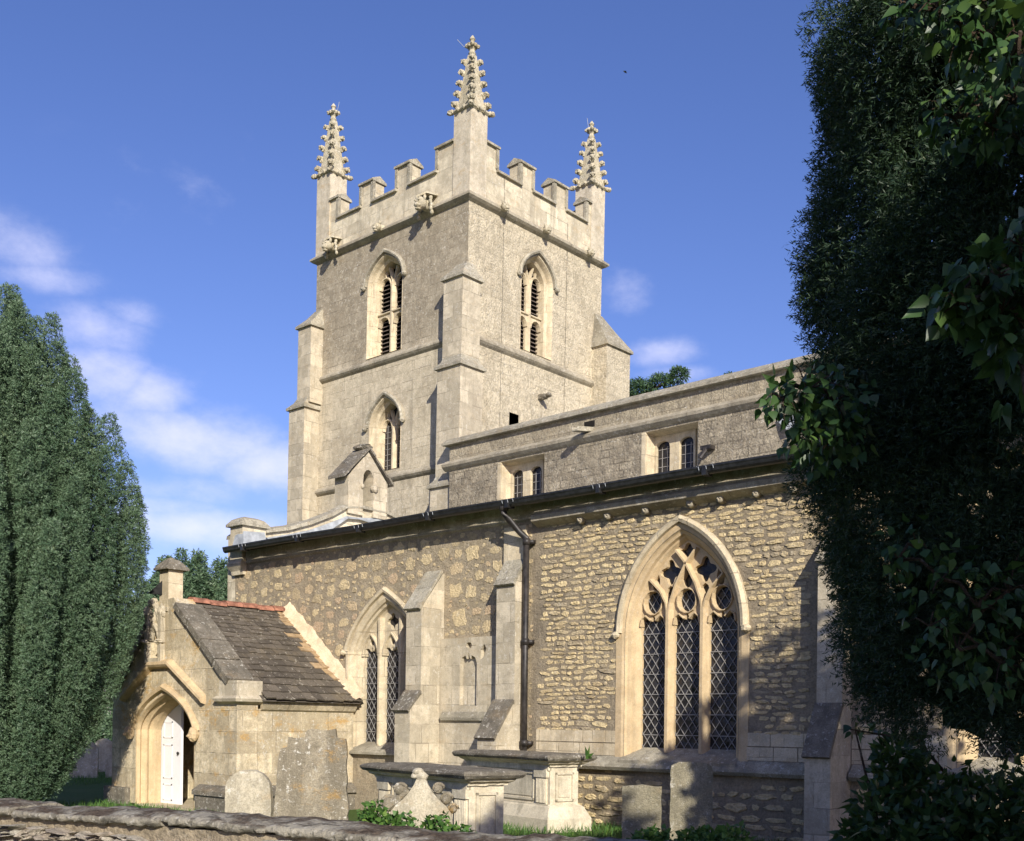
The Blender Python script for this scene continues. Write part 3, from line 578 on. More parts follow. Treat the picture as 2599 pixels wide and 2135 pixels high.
# gargoyles and carved heads along the cornice
def gargoyle(Fm, u, z, s, mane=True):
    m = MB(); R_ = lambda *p: Vector(Fm(*p))
    m.loft([[Fm(u+a*s*q, z+b*s*q, d*s) for a, b in ((-.5, -.45), (-.2, -.6), (.2, -.6), (.5, -.45), (.55, .2), (.3, .5), (-.3, .5), (-.55, .2))] for d, q in ((.1, .62), (-.35, .6), (-.75, .5), (-.95, .3))], True, 0, True)
    m.blob(R_(u, z-.05*s, -.95*s), (.42*s, .42*s, .40*s), 9, 7, .12)          # skull
    m.blob(R_(u, z-.25*s, -1.28*s), (.24*s, .24*s, .16*s), 8, 5, .12)         # muzzle
    m.blob(R_(u, z-.47*s, -1.18*s), (.20*s, .22*s, .09*s), 8, 5, .12)         # jaw
    for sg in (-1, 1):
        m.blob(R_(u+sg*.36*s, z+.28*s, -.95*s), (.13*s, .13*s, .20*s), 6, 5, .15); m.blob(R_(u+sg*.17*s, z+.08*s, -1.28*s), (.09*s, .09*s, .08*s), 6, 5, .1)
        if mane:
            for k in range(5): m.blob(R_(u+sg*(.52+.03*k)*s, z+(.3-.24*k)*s, -(.55+.06*(k % 2))*s), (.14*s, .14*s, .17*s), 6, 5, .15)
    if mane: m.add([Fm(u-.62*s, z+.62*s, 0), Fm(u+.62*s, z+.62*s, 0), Fm(u+.5*s, z+.52*s, -.9*s), Fm(u-.5*s, z+.52*s, -.9*s), Fm(u-.62*s, z+.74*s, 0), Fm(u+.62*s, z+.74*s, 0), Fm(u+.5*s, z+.62*s, -.95*s), Fm(u-.5*s, z+.62*s, -.95*s)], [(0, 1, 2, 3), (4, 5, 6, 7), (2, 3, 7, 6), (0, 3, 7, 4), (1, 2, 6, 5)])
    P(m, 'gargoyle', 'pinnacle', True, True)
gargoyle(FS, -26.05, 15.60, .37); gargoyle(FS, -23.92, 15.56, .29, False); gargoyle(FS, -22.0, 15.60, .41)
for u in (21.52, 23.26, 25.22): gargoyle(FE, u, 15.54, .26, False)
sm = MB(); sm.blob(FE(23.36, 10.88, -.16), (.14, .10, .09), 8, 6, .15); sm.blob(FE(23.36, 10.90, -.34), (.09, .08, .07), 7, 5, .15); sm.fbox(FE, 23.28, 23.44, 10.82, 10.95, 0, -.15); P(sm, 'spout', 'cap', True)
for u, za, zb in ((21.73, 7.5, 16.5), (24.42, 7.5, 16.2)):
    cd = MB(); cd.tube([FE(u, za, -.02), FE(u, 11.7, -.02), FE(u+.02, 11.85, -.14), FE(u, 12.0, -.02), FE(u, 15.35, -.02), FE(u, 15.5, -.19), FE(u, 15.7, -.02), FE(u, zb, -.02)], .0045, 5); P(cd, 'lightning_conductor', 'cap', True)

# tower buttresses: clasping piers in stages, each with a weathered stone cap
def stage(body, cap, x0, x1, y0, y1, zb, zt, top, tx0, tx1, ty0, ty1, o=.07):
    body.box(x0, x1, y0, y1, zb, zt)
    rings = [[(x0-o, y0-o, zt-.02), (x1+o, y0-o, zt-.02), (x1+o, y1+o, zt-.02), (x0-o, y1+o, zt-.02)], [(x0-o, y0-o, zt+.05), (x1+o, y0-o, zt+.05), (x1+o, y1+o, zt+.05), (x0-o, y1+o, zt+.05)],
             [(x0*.5+tx0*.5, y0*.5+ty0*.5, zt*.45+top*.55), (x1*.5+tx1*.5, y0*.5+ty0*.5, zt*.45+top*.55), (x1*.5+tx1*.5, y1*.5+ty1*.5, zt*.45+top*.55), (x0*.5+tx0*.5, y1*.5+ty1*.5, zt*.45+top*.55)], [(tx0, ty0, top), (tx1, ty0, top), (tx1, ty1, top), (tx0, ty1, top)]]
    cap.loft(rings, True, 0, True)
def pier(stages, mat):
    b, cs = MB(), []
    for s in stages: cs.append(MB()); stage(b, cs[-1], *s)
    o = P(b, 'buttress', mat, True)
    for c in cs: P(c, 'weathering', 'coping', True, False, o)
pier([(-20.98, -20.28, 19.95, 20.62, 11.0, 13.22, 13.72, -20.9, -20.5, 20.3, 20.6), (-20.99, -20.14, 19.80, 20.62, 7.9, 10.86, 11.22, -20.95, -20.3, 19.97, 20.6), (-21.05, -20.10, 19.68, 20.62, -.3, 7.75, 8.1, -20.98, -20.15, 19.82, 20.6)], 'butt')
pier([(-27.26, -26.64, 19.96, 20.9, 11.1, 13.38, 13.95, -27.02, -26.66, 20.36, 20.8), (-27.49, -26.74, 19.85, 21.0, -.3, 10.95, 11.32, -27.24, -26.76, 19.98, 20.9)], 'butt')
pier([(-20.9, -20.02, 25.70, 26.85, -.3, 12.92, 13.95, -20.9, -20.54, 25.75, 26.12)], 'tower_e')

# ------------------------------------------------------------------ nave with clerestory
NY = 19.6; NX0 = -20.16; FNV = south(NY)
CW = [(-17.67, .70), (-13.40, .67), (-9.1, .67)]
n_ = MB(); n_.poly(rect(NX0, 2, 0, 8.2), [rect(c-w_, c+w_, 6.75, 8.02) for c, w_ in CW], lambda u, v: FNV(u, v, 0), 1)
n_.add([FNV(NX0, 8.2, 0), FNV(2, 8.2, 0), FNV(2, 8.78, 0), FNV(NX0, 8.78, 0)], [(0, 1, 2, 3)], 0)
n_.add([(NX0, NY, 0), (NX0, NY+.5, 0), (NX0, NY+.5, 8.78), (NX0, NY, 8.78)], [(0, 1, 2, 3)], 0)
n_.add([(NX0, NY+.45, 8.78), (2, NY+.45, 8.78), (2, NY+.45, 7.6), (NX0, NY+.45, 7.6)], [(0, 1, 2, 3)], 0)
n_.add([(NX0, NY+.45, 7.7), (2, NY+.45, 7.7), (2, 26.3, 7.8), (NX0, 26.3, 7.8)], [(0, 1, 2, 3)], 2)
n_.add([(NX0, 26.3, 0), (2, 26.3, 0), (2, 26.3, 8.7), (NX0, 26.3, 8.7)], [(0, 1, 2, 3)], 0); n_.add([(2, NY, 0), (2, 26.3, 0), (2, 26.3, 8.7), (2, NY, 8.7)], [(0, 1, 2, 3)], 0)
nave = P(n_, 'nave_wall', ('nave', 'naver', 'lead'))
c = MB(); c.prism([(-.14, 8.70), (-.14, 8.76), (-.02, 8.84), (.06, 8.90), (.15, 8.93), (.30, 8.90), (.5, 8.72)], lambda d, z: FNV(NX0-.16, z, d), lambda d, z: FNV(2, z, d)); P(c, 'coping', 'coping', False, False, nave)
c = MB(); c.prism([(0, 8.06), (-.06, 8.09), (-.13, 8.15), (-.15, 8.21), (0, 8.32)], lambda d, z: FNV(NX0-.15, z, d), lambda d, z: FNV(2, z, d)); P(c, 'string_course', 'string', False, False, nave)
for cc, w_ in CW:
    s = MB(); zt, zi = 8.02, 7.97; uc = cc-.12; li, mw_ = .36, .24; wi = li+mw_/2; d = .40
    s.add([FNV(cc-w_, 6.75, 0), FNV(uc-wi-.03, 6.75, d), FNV(uc-wi-.03, zi, d), FNV(cc-w_+.0, zt, 0)], [(0, 1, 2, 3)])
    s.add([FNV(cc+w_, 6.75, 0), FNV(uc+wi+.03, 6.75, d), FNV(uc+wi+.03, zi, d), FNV(cc+w_, zt, 0)], [(0, 1, 2, 3)]); s.add([FNV(cc-w_, zt, 0), FNV(cc+w_, zt, 0), FNV(uc+wi+.03, zi, d), FNV(uc-wi-.03, zi, d)], [(0, 1, 2, 3)])
    s.fbox(FNV, cc-w_-.10, cc-w_+.004, 6.75, zt, -.012, .05)
    win = P(s, 'clerestory_window', 'trim')
    hol = []
    for lc in (uc-mw_/2-li/2, uc+mw_/2+li/2): hol.append([(lc-li/2, 6.8)]+[(lc-li/2*math.cos(a)*1.0, 7.70+.15*math.sin(a)**.8) for a in [k*math.pi/10 for k in range(11)]]+[(lc+li/2, 6.8)])
    f = MB(); f.plate(rect(uc-wi-.05, uc+wi+.05, 6.75, zi+.02), hol, FNV, d-.10, d+.02); P(f, 'mullion', 'trim', False, False, win)
    gl = MB(); gl.add([FNV(uc-wi, 6.75, d-.01), FNV(uc+wi, 6.75, d-.01), FNV(uc+wi, zi, d-.01), FNV(uc-wi, zi, d-.01)], [(0, 1, 2, 3)]); P(gl, 'glazing', 'glass', False, False, win)
    la = MB()
    for lc in (uc-mw_/2-li/2, uc+mw_/2+li/2):
        for q in (-.07, .07): la.fbox(FNV, lc+q-.007, lc+q+.007, 6.8, 7.74, d-.022, d-.012)
        for k in range(5): la.fbox(FNV, lc-li/2, lc+li/2, 6.92+k*.19, 6.932+k*.19, d-.024, d-.012)
    P(la, 'lattice', 'lattice', False, False, win)
sp = MB(); sp.prism([(-.12, 0), (.12, 0), (.12, .10), (.09, .03), (-.09, .03), (-.12, .10)], lambda a, b: FNV(-15.62+a, 8.30+b, .1), lambda a, b: FNV(-15.66+a*.7, 8.22+b, -.50)); P(sp, 'lead_spout', 'coping', False, False, nave)
sp = MB(); sp.fbox(FNV, -15.78, -15.48, 8.40, 8.54, -.006, .02); P(sp, 'spout_hole_shade', 'dark', False, False, nave)  # flat near-black panel on the wall, painted as the shade inside the opening
sp = MB(); sp.tube([FNV(-12.42, 7.42, .02), FNV(-12.42, 7.40, -.16), FNV(-12.52, 7.18, -.22)], .05, 7); sp.fbox(FNV, -12.55, -12.3, 7.36, 7.44, -.02, -.2); P(sp, 'pipe_bracket', 'pipe', False, False, nave)
sp = MB(); sp.add([FNV(-10.9, 7.72, -.03), FNV(-10.3, 7.85, -.03), FNV(-10.25, 7.5, -.16), FNV(-10.6, 7.45, -.16)], [(0, 1, 2, 3)]); P(sp, 'lead_flashing', 'lead', False, False, nave)

# ------------------------------------------------------------------ south aisle
AY = 13.3; FA = south(AY); AX0 = -20.15
W1 = dict(uc=-15.31, w=.98, z0=1.12, zs=2.98, h=.95); W2 = dict(uc=-8.905, w=.97, z0=1.16, zs=3.02, h=1.46); W3 = dict(uc=-3.98, w=.97, z0=1.16, zs=3.02, h=1.46)
a = MB(); a.poly(rect(AX0, -11.74, -.4, 5.2), [opening(**W1, flat=.74)], lambda u, v: FA(u, v, 0), 1); a.poly(rect(-11.74, 2, -.4, 5.2), [opening(**W2), opening(**W3)], lambda u, v: FA(u, v, 0), 0)
aisle = P(a, 'aisle_wall', ('mortar', 'mortar_pale'))
a = MB(); a.add([(AX0, AY, -.4), (AX0, 20, -.4), (AX0, 20, 5.3), (AX0, AY, 5.3)], [(0, 1, 2, 3)]); a.box(AX0-.34, AX0-.004, AY+.02, 20, -.4, 4.2); P(a, 'west_wall', 'porch', False, False, aisle)
def rejA(u, v, hw, hh):
    for W, m, fl in ((W1, .15, .74), (W2, .13, False), (W3, .13, False)):
        for a_, b_ in ((-1, -1), (1, -1), (1, 1), (-1, 1), (0, 0), (0, 1)):
            x, y = u+a_*hw, v+b_*hh
            if y > W['z0']-.3 and (inside_arch(x, y, W['uc'], W['w']+m, W['zs']-.05, W['h']+m*.95)): return True
    for x0, x1, z0, z1 in ((-14.17, -13.75, 0, 4.32), (-12.34, -11.84, 0, 4.9), (-6.78, -6.28, 0, 4.1), (-13.8, -11.8, 0, 3.12), (-14.4, -13.2, 0, 1.6), (-11.68, -6.8, 1.0, 1.22), (-7, 2, .98, 1.2), (-18.3, -15.9, -1, 1.9)):
        if u+hw > x0 and u-hw < x1 and v+hh > z0 and v-hh < z1: return True
    zr = 3.9-(u+18.3)*.79 if u > -18.3 else 4.2             # porch roof line
    if u < -15.9 and v-hh < zr+.22 and u > -18.4: return True
    if u <= -18.3 and v-hh < 3.9-( -18.3-u)*.79: return True
    return False
r1 = MB(); rubble_random(r1, FA, AX0+.02, -11.7, 1.2, 4.93, (.05, .34), 14000, (.002, .013), rejA, .30, .03); P(r1, 'rubble', 'stoneA', False, False, aisle)
r1 = MB(); rubble(r1, FA, -11.62, -.5, 1.56, 4.82, (.058, .105), (.10, .36), .004, (.005, .018), rejA, 0, .26, .012, .012, 3.2); rubble(r1, FA, -11.62, -.5, .0, .98, (.10, .17), (.15, .45), .03, (.01, .03), rejA, 0, .25, .015, .01, 2.8); P(r1, 'ragstone', 'stoneB', False, False, aisle)
for x0, x1 in ((-11.62, -9.98), (-7.82, -6.8), (-6.28, -5.0)):
    r1 = MB()
    for k, z in enumerate((1.19, 1.385)):
        x = x0
        while x < x1-.05:
            e = min(x1, x+random.uniform(.32, .6)); r1.fbox(FA, x+.006, e-.006, z+.006, z+.185, -.012+random.uniform(-.004, .006), .05); x = e
    P(r1, 'ashlar_band', 'trim', False, False, aisle)
hd = MB()
x = -11.6
hd.prism([(0, 4.79), (-.13, 4.84), (-.19, 4.87), (-.20, 4.95), (-.12, 5.0), (-.12, 5.2), (0, 5.2)], lambda d, z: FA(-11.62, z, d), lambda d, z: FA(2, z, d)); hd.prism([(0, 4.92), (-.04, 4.95), (-.05, 5.2), (0, 5.2)], lambda d, z: FA(-19.7, z, d), lambda d, z: FA(-11.625, z, d))
cor = P(hd, 'cornice', 'string', False, False, aisle)
for u in (-10.69, -10.17, -9.47, -8.70, -8.21, -7.65, -7.10, -6.3, -5.4):
    m = MB(); q = random.uniform(.8, 1.05); m.loft([[FA(u+a_*q, 4.83+b_*q, d_) for a_, b_ in ((-.055, .03), (-.05, -.05), (-.02, -.085), (.02, -.085), (.05, -.05), (.055, .03))] for d_ in (0, -.08, -.12)], True, 0, True); m.blob(FA(u, 4.785, -.125), (.018, .03, .022), 6, 5, .2); m.blob(FA(u-.02, 4.81, -.125), (.016, .02, .014), 6, 4, .2); m.blob(FA(u+.022, 4.81, -.125), (.016, .02, .014), 6, 4, .2); P(m, 'carved_head', 'string', False, True, cor)

def bigwindow(W, style, flat=False):
    uc, w, z0, zs, h = (W[k] for k in ('uc', 'w', 'z0', 'zs', 'h'))
    s = MB()
    if style == 2: prof = [(-.16, .02), (-.16, -.012), (-.05, -.014), (-.01, .0), (.02, .04), (.06, .06), (.075, .115), (.10, .13), (.155, .22), (.155, .34)]
    else: prof = [(-.10, .02), (-.10, -.012), (.0, -.012), (.05, .03), (.06, .075), (.11, .09), (.13, .15), (.18, .20), (.18, .34)]
    surround(s, FA, uc, w, z0, zs, h, prof, flat, 0, 12)
    s.add([FA(uc-w-.02, z0-.02, -.10), FA(uc+w+.02, z0-.02, -.10), FA(uc+w-.10, z0+.17, .27), FA(uc-w+.10, z0+.17, .27), FA(uc-w-.02, z0-.06, -.10), FA(uc+w+.02, z0-.06, -.10)], [(0, 1, 2, 3), (0, 1, 5, 4)], 1)
    win = P(s, 'traceried_window', ('fresh' if style == 2 else 'trim', 'coping'))
    hm = MB(); hood(hm, FA, uc, w+.045, zs+.03, h+.06, flat, .11, .085, .07, 14, .02); P(hm, 'hood_mould', 'trim', False, False, win)
    wi = w-.155 if style == 2 else w-.18; hi = h-.155*.95; b = wi*2; mw_ = .14; lw = (b-2*mw_)/3; cs = [uc+k*(lw+mw_) for k in (-1, 0, 1)]; zs2 = zs+.13 if style == 2 else zs-.05
    tr = MB()
    def notch(c):
        q = lw/2; zz = zs2
        return [(c-q, zz-.05), (c-q, zz), (c-q*.93, zz+.06), (c-q*.70, zz+.105), (c-q*.40, zz+.10), (c-q*.16, zz+.05), (c-q*.10, zz+.10), (c, zz+.14), (c+q*.10, zz+.10), (c+q*.16, zz+.05), (c+q*.40, zz+.10), (c+q*.70, zz+.105), (c+q*.93, zz+.06), (c+q, zz), (c+q, zz-.05)]
    AR = arch(uc, wi+.015, zs, hi+.01, 14, flat)
    top = [(uc-wi-.015, zs2-.05)]+[p for p in AR if p[1] > zs2-.04]+[(uc+wi+.015, zs2-.05)]; bot = [p for c in cs[::-1] for p in notch(c)[::-1]]
    def circ(cx, cz, rx_, rz, n=14, lob=0, ph=0., am=.2): return [(cx+rx_*math.cos(a)*(1+am*math.cos(lob*(a+ph))*(lob > 0)), cz+rz*math.sin(a)*(1+am*math.cos(lob*(a+ph))*(lob > 0))) for a in [2*math.pi*k/n for k in range(n)]]
    def tear(cx, z0_, z1_, hw, lean=0.): return [(cx, z0_), (cx+hw*.7, z0_+(z1_-z0_)*.15), (cx+hw+lean*.3, z0_+(z1_-z0_)*.4), (cx+hw*.6+lean*.7, z0_+(z1_-z0_)*.7), (cx+lean, z1_), (cx-hw*.6+lean*.7, z0_+(z1_-z0_)*.7), (cx-hw+lean*.3, z0_+(z1_-z0_)*.4), (cx-hw*.7, z0_+(z1_-z0_)*.15)]
    m1, m2 = uc-(lw+mw_)/2, uc+(lw+mw_)/2; d0, d1 = .10, .30
    if style == 2:
        zc_ = zs2+.32
        hol = [circ(c, zc_, .150, .165, 16, 0) for c in cs]+[tear(cs[0]+.03, zc_+.175, zc_+.42, .062, .05), tear(cs[2]-.03, zc_+.175, zc_+.42, .062, -.05), tear(uc, zc_+.175, zc_+.50, .085)]
        hol += [circ(m1-.0, zc_+.43, .150, .150, 28, 4, .0, .26), circ(m2+.0, zc_+.43, .150, .150, 28, 4, .0, .26), tear(m1, zc_+.235, zc_-.02, .075), tear(m2, zc_+.235, zc_-.02, .075), circ(uc, zc_+.70, .13, .11, 24, 4, 0., .26)]
        tr.plate(top+bot, hol, FA, .19, .275)
        Y_ = zs2+.20
        bar(tr, FA, [(m1, z0+.1), (m1, Y_)], mw_, d0, d1); bar(tr, FA, [(m2, z0+.1), (m2, Y_)], mw_, d0, d1)
        for sg, mm in ((1, m1), (-1, m2)):
            bar(tr, FA, [(mm, Y_-.1), (mm+sg*.03, Y_+.10), (mm+sg*.13, Y_+.36), (mm+sg*.30, Y_+.66), (mm+sg*.47, Y_+.86)], .075, d0+.01, d1-.01)
            bar(tr, FA, [(mm, Y_-.1), (mm-sg*.04, Y_+.10), (mm-sg*.14, Y_+.28), (mm-sg*.33, Y_+.46)], .075, d0+.01, d1-.01)
        for c in cs:
            bar(tr, FA, circ(c, zc_, .165, .18)+[circ(c, zc_, .165, .18)[0]], .035, d0+.05, d1-.02)
            for sg in (-1, 1): bar(tr, FA, [(c+sg*lw/2, zs2-.02), (c+sg*lw*.44, zs2+.09), (c+sg*lw*.30, zs2+.135), (c+sg*lw*.1, zs2+.06)], .04, d0+.05, d1-.02)
    else:
        hol = [circ(c, zs2+.21, .055, .06) for c in cs]+[tear(m1-.11, zs2+.34, zs2+.52, .05, .03), tear(m2+.11, zs2+.34, zs2+.52, .05, -.03), circ(uc, zs2+.58, .13, .13, 20, 4, 0, .25)]
        tr.plate(top+bot, hol, FA, .19, .275)
        for mm in (m1, m2): bar(tr, FA, [(mm, z0+.1), (mm, zs2+.66)], mw_, d0, d1)
        for c in cs:
            for sg in (-1, 1): bar(tr, FA, [(c+sg*lw*.5, zs2-.04), (c+sg*lw*.47, zs2+.09), (c+sg*lw*.36, zs2+.20), (c+sg*lw*.20, zs2+.29), (c, zs2+.37)], .06, d0+.03, d1-.02)
    P(tr, 'tracery', 'fresh' if style == 2 else 'trim', False, False, win)
    gl = MB(); gl.poly(opening(uc, wi, z0+.15, zs, hi, 0, 12, flat), [], lambda u, v: FA(u, v, .262)); P(gl, 'glazing', 'glass', False, False, win)
    la = MB(); pu, pv = lw/3.3, .19
    for c in cs:
        for k in range(-18, 30):
            for sg in (-1, 1):
                zc0 = z0+.15+k*pv; pts = []
                # clip the diagonal to the light
                u0_, u1_ = c-lw/2, c+lw/2; v0_, v1_ = zc0, zc0+sg*0+pv/pu*lw
                if sg < 0: v0_, v1_ = v1_, v0_
                lo_, hi_ = z0+.16, zs2+(.50 if style == 2 else .3)
                def at(z): return u0_+(u1_-u0_)*(z-v0_)/(v1_-v0_)
                if max(v0_, v1_) < lo_ or min(v0_, v1_) > hi_: continue
                pa, pb = (u0_, v0_), (u1_, v1_)
                if pa[1] < lo_: pa = (at(lo_), lo_)
                if pa[1] > hi_: pa = (at(hi_), hi_)
                if pb[1] < lo_: pb = (at(lo_), lo_)
                if pb[1] > hi_: pb = (at(hi_), hi_)
                if math.hypot(pa[0]-pb[0], pa[1]-pb[1]) < .02: continue
                t_ = Vector((pb[0]-pa[0], pb[1]-pa[1])).normalized()*.0037; nx, ny = -t_.y, t_.x
                q = [(pa[0]+nx, pa[1]+ny), (pa[0]-nx, pa[1]-ny), (pb[0]-nx, pb[1]-ny), (pb[0]+nx, pb[1]+ny)]; dd = .245+.003*sg
                la.add([FA(*p, dd) for p in q]+[FA(*p, dd+.012) for p in q], [(0, 1, 2, 3), (0, 1, 5, 4), (2, 3, 7, 6), (1, 2, 6, 5), (0, 3, 7, 4)])
        z = z0+.35
        while z < zs2: la.fbox(FA, c-lw/2, c+lw/2, z, z+.011, .238, .252); z += .30
    P(la, 'lattice', 'lattice', False, False, win)
bigwindow(W1, 1, .74); bigwindow(W2, 2); bigwindow(W3, 2)

# sill string and plinth
for x0, x1 in ((-11.62, -6.76), (-6.26, 2)):
    s = MB(); s.prism([(0, .98), (-.10, .98), (-.14, 1.03), (-.13, 1.07), (0, 1.19)], lambda d, z: FA(x0, z, d), lambda d, z: FA(x1, z, d)); P(s, 'string_course', 'coping', False, False, aisle)
# buttresses: stepped body, sloping slabs
def buttress(x0, x1, st, mat='butt', fronts=None):
    b, cs = MB(), []
    for k, (yf, zb, zt, ytop, ztop) in enumerate(st):
        c = MB(); cs.append(c)
        b.prism([(yf, zb), (AY+.05, zb), (AY+.05, ztop-.03), (ytop+.03, ztop-.03), (yf, zt)], lambda y, z: (x0, y, z), lambda y, z: (x1, y, z))
        dy, dz = ytop-yf, ztop-zt; L_ = math.hypot(dy, dz); ny, nz = -dz/L_, dy/L_; ey, ez = -dy/L_*.06, -dz/L_*.06; o = .045
        pr = [(yf+ey, zt+ez), (yf+ey+ny*o, zt+ez+nz*o), (ytop+ny*o, ztop+nz*o), (ytop, ztop)]
        c.prism(pr, lambda y, z: (x0-.015, y, z), lambda y, z: (x1+.012, y, z))
    o = P(b, 'buttress', mat)
    for k, c in enumerate(cs): P(c, 'weathering', 'coping' if k == 0 else 'cap', False, False, o)
    return o
buttress(-14.15, -13.77, [(12.77, 2.15, 3.62, 13.26, 4.27), (12.53, -.3, 1.88, 12.79, 2.18)])
buttress(-12.27, -11.86, [(13.03, 1.99, 3.92, 13.28, 4.30), (12.62, -.3, 1.45, 13.03, 2.02)])
buttress(-6.64, -6.29, [(13.04, 1.92, 3.80, 13.28, 4.12), (12.74, -.3, 1.32, 13.06, 1.95)])
pl = MB(); pl.fbox(FA, -12.32, -11.84, 2.0, 4.86, -.06, .02); P(pl, 'pilaster', 'trim', False, False, aisle)
# dressed wall and blind niche between the two western buttresses
nm = MB(); 
lt = lambda c, hw: [(c-hw, 1.95), (c-hw, 2.66), (c-hw*.8, 2.76), (c-hw*.35, 2.80), (c-hw*.2, 2.74), (c, 2.86), (c+hw*.2, 2.74), (c+hw*.35, 2.80), (c+hw*.8, 2.76), (c+hw, 2.66), (c+hw, 1.95)]
nm.plate(rect(-13.765, -12.28, -.2, 3.10), [lt(-13.08, .20), [(-13.07+.07*math.cos(a), 2.965+.055*math.sin(a)) for a in [k*math.pi/5 for k in range(10)]], [(-12.80, 2.72), (-12.72, 2.76), (-12.66, 2.90), (-12.72, 2.98), (-12.80, 2.88)]], FA, -.085, .02)
nm.add([FA(-13.4, 1.8, -.006), FA(-12.5, 1.8, -.006), FA(-12.5, 3.05, -.006), FA(-13.4, 3.05, -.006)], [(0, 1, 2, 3)]); ni = P(nm, 'niche', 'butt'); s = MB(); s.prism([(0, 1.68), (-.14, 1.70), (-.15, 1.75), (0, 1.98)], lambda d, z: FA(-13.7, z, d), lambda d, z: FA(-12.3, z, d)); bar(s, FA, [(-12.86, 1.95), (-12.86, 2.80)], .05, -.07, .0); P(s, 'sill', 'coping', False, False, ni)
s = MB(); s.prism([(0, 1.0), (-.06, 1.0), (-.06, 2.98), (0, 2.98)], lambda d, z: FA(-16.36, z, d), lambda d, z: FA(-16.30, z, d)); P(s, 'jamb_stone', 'trim', False, False, aisle)
# gutter and downpipe
gx = [AX0+.25+i*.25 for i in range(82)]; gu = MB(); GY = 12.89
def gzz(x): return 5.185-.0042*(x+20)+.006*math.sin(x*1.3)
prof = [(.065*math.cos(math.pi+k*math.pi/6), .075*math.sin(math.pi+k*math.pi/6)) for k in range(7)]
gu.loft([[(x, GY+a_, gzz(x)+.02+b_) for a_, b_ in [(-.075, .045), (-.075, .02)]+prof+[(.075, .045), (.055, .045)]+[(p[0]*.8, p[1]*.8+.01) for p in prof[::-1]]+[(-.055, .045)]] for x in gx], True)
gut = P(gu, 'gutter', 'iron')
for k in range(11):
    gu = MB(); x = -19.2+k*1.83; gu.box(x-.035, x+.035, GY-.085, GY+.08, gzz(x)-.07, gzz(x)+.055)
    for q in (-.12, .0, .11): gu.tube([(x+q+.03, GY-.086, gzz(x)+.05), (x+q+.045, GY-.088, gzz(x)+.0)], .005, 5, 1); gu.tube([(x+q, GY-.08, gzz(x)+.06), (x+q+.02, GY+.1, gzz(x)+.10), (x+q+.05, GY+.35, gzz(x)+.13)], .005, 5, 1)
    P(gu, 'bracket', ('iron', 'lead'), False, False, gut)
dp = MB(); dp.tube([(-12.02, GY+.02, 5.14), (-12.02, GY+.02, 5.02), (-11.98, GY+.08, 4.93), (-11.84, 13.10, 4.72), (-11.76, 13.17, 4.62), (-11.76, 13.17, 4.55)], .052, 9); dp.tube([(-11.76, 13.17, 4.58), (-11.76, 13.17, .3)], .050, 9)
for z in (4.52, 2.92, 1.3): dp.tube([(-11.76, 13.17, z), (-11.76, 13.17, z+.10)], .066, 9); dp.box(-11.86, -11.66, 13.2, 13.28, z+.02, z+.08)
dp.tube([(-12.02, GY+.02, 5.16), (-12.02, GY+.02, 5.06)], .075, 9)
P(dp, 'downpipe', 'pipe', False, True)
# lead roof, drip edge
rf = MB(); rf.add([(AX0, 13.02, 5.26), (2, 13.02, 5.19), (2, 16.8, 6.28), (AX0, 16.8, 6.28), (2, 19.6, 6.0), (AX0, 19.6, 6.0)], [(0, 1, 2, 3), (3, 2, 4, 5)])
ed = [(-19.9+i*.22, 12.99+random.uniform(-.025, .02), gzz(-19.9+i*.22)+.085+random.uniform(-.012, .014)) for i in range(92)]
rf.add([q for p in ed for q in (p, (p[0], 13.2, p[2]+.04), (p[0], p[1], p[2]-.03))], [f for i in range(91) for f in ((3*i, 3*i+3, 3*i+4, 3*i+1), (3*i, 3*i+2, 3*i+5, 3*i+3))])
P(rf, 'aisle_roof', 'lead')
# west gable with coping, corner pier, lead upstand, bellcote
GP = [(13.3, 5.52), (13.9, 5.70), (14.6, 5.86), (15.2, 6.07), (15.8, 6.34), (16.25, 6.60), (16.6, 6.66), (17.4, 6.66), (18.0, 6.54), (18.8, 6.22), (19.7, 5.9)]
wg = MB(); wg.prism([(13.3, 4)]+GP+[(19.7, 4)], lambda y, z: (AX0-.28, y, z), lambda y, z: (AX0, y, z)); wgo = P(wg, 'gable_parapet', 'parapet', False, False, aisle)
cg = MB()
for (y0, z0_), (y1, z1_) in zip(GP[:-1], GP[1:]): cg.prism([(-.36, 0), (-.34, .08), (-.14, .13), (.06, .08), (.08, 0)], lambda a_, b_: (AX0+a_, y0+.004, z0_+b_), lambda a_, b_: (AX0+a_, y1-.004, z1_+b_))
P(cg, 'coping', 'coping', False, False, wgo)
ls = MB(); low = [(y, z-.30-.06*math.sin(y*3)) for y, z in GP]; up = [(y, z-.10-.10*math.exp(-((y-16.6)/.8)**2)-.02*math.sin(y*5)) for y, z in GP]
ls.add([(AX0+.03, y, z) for y, z in up]+[(AX0+.10, y, z) for y, z in low], [(i, i+1, len(up)+i+1, len(up)+i) for i in range(len(up)-1)])
ls.add([(-19.74, 13.22, 5.62), (-19.74, 13.75, 5.66), (-19.66, 13.75, 5.40), (-19.6, 13.12, 5.30), (-20.0, 13.12, 5.32), (-20.0, 13.19, 5.55)], [(0, 1, 2, 3), (0, 3, 4, 5)])
P(ls, 'lead_upstand', 'lead', False, False, wgo)
cpier = MB(); cpier.box(-20.2, -19.75, 13.2, 13.78, 5.0, 5.76); cpier.loft([[(-20.2-o, 13.2-o, z), (-19.75+o*.2, 13.2-o, z), (-19.75+o*.2, 13.78, z), (-20.2-o, 13.78, z)] for o, z in ((-.03, 4.72), (-.02, 4.80), (.05, 4.90), (.05, 4.96), (0, 5.02))], True, 0, True)
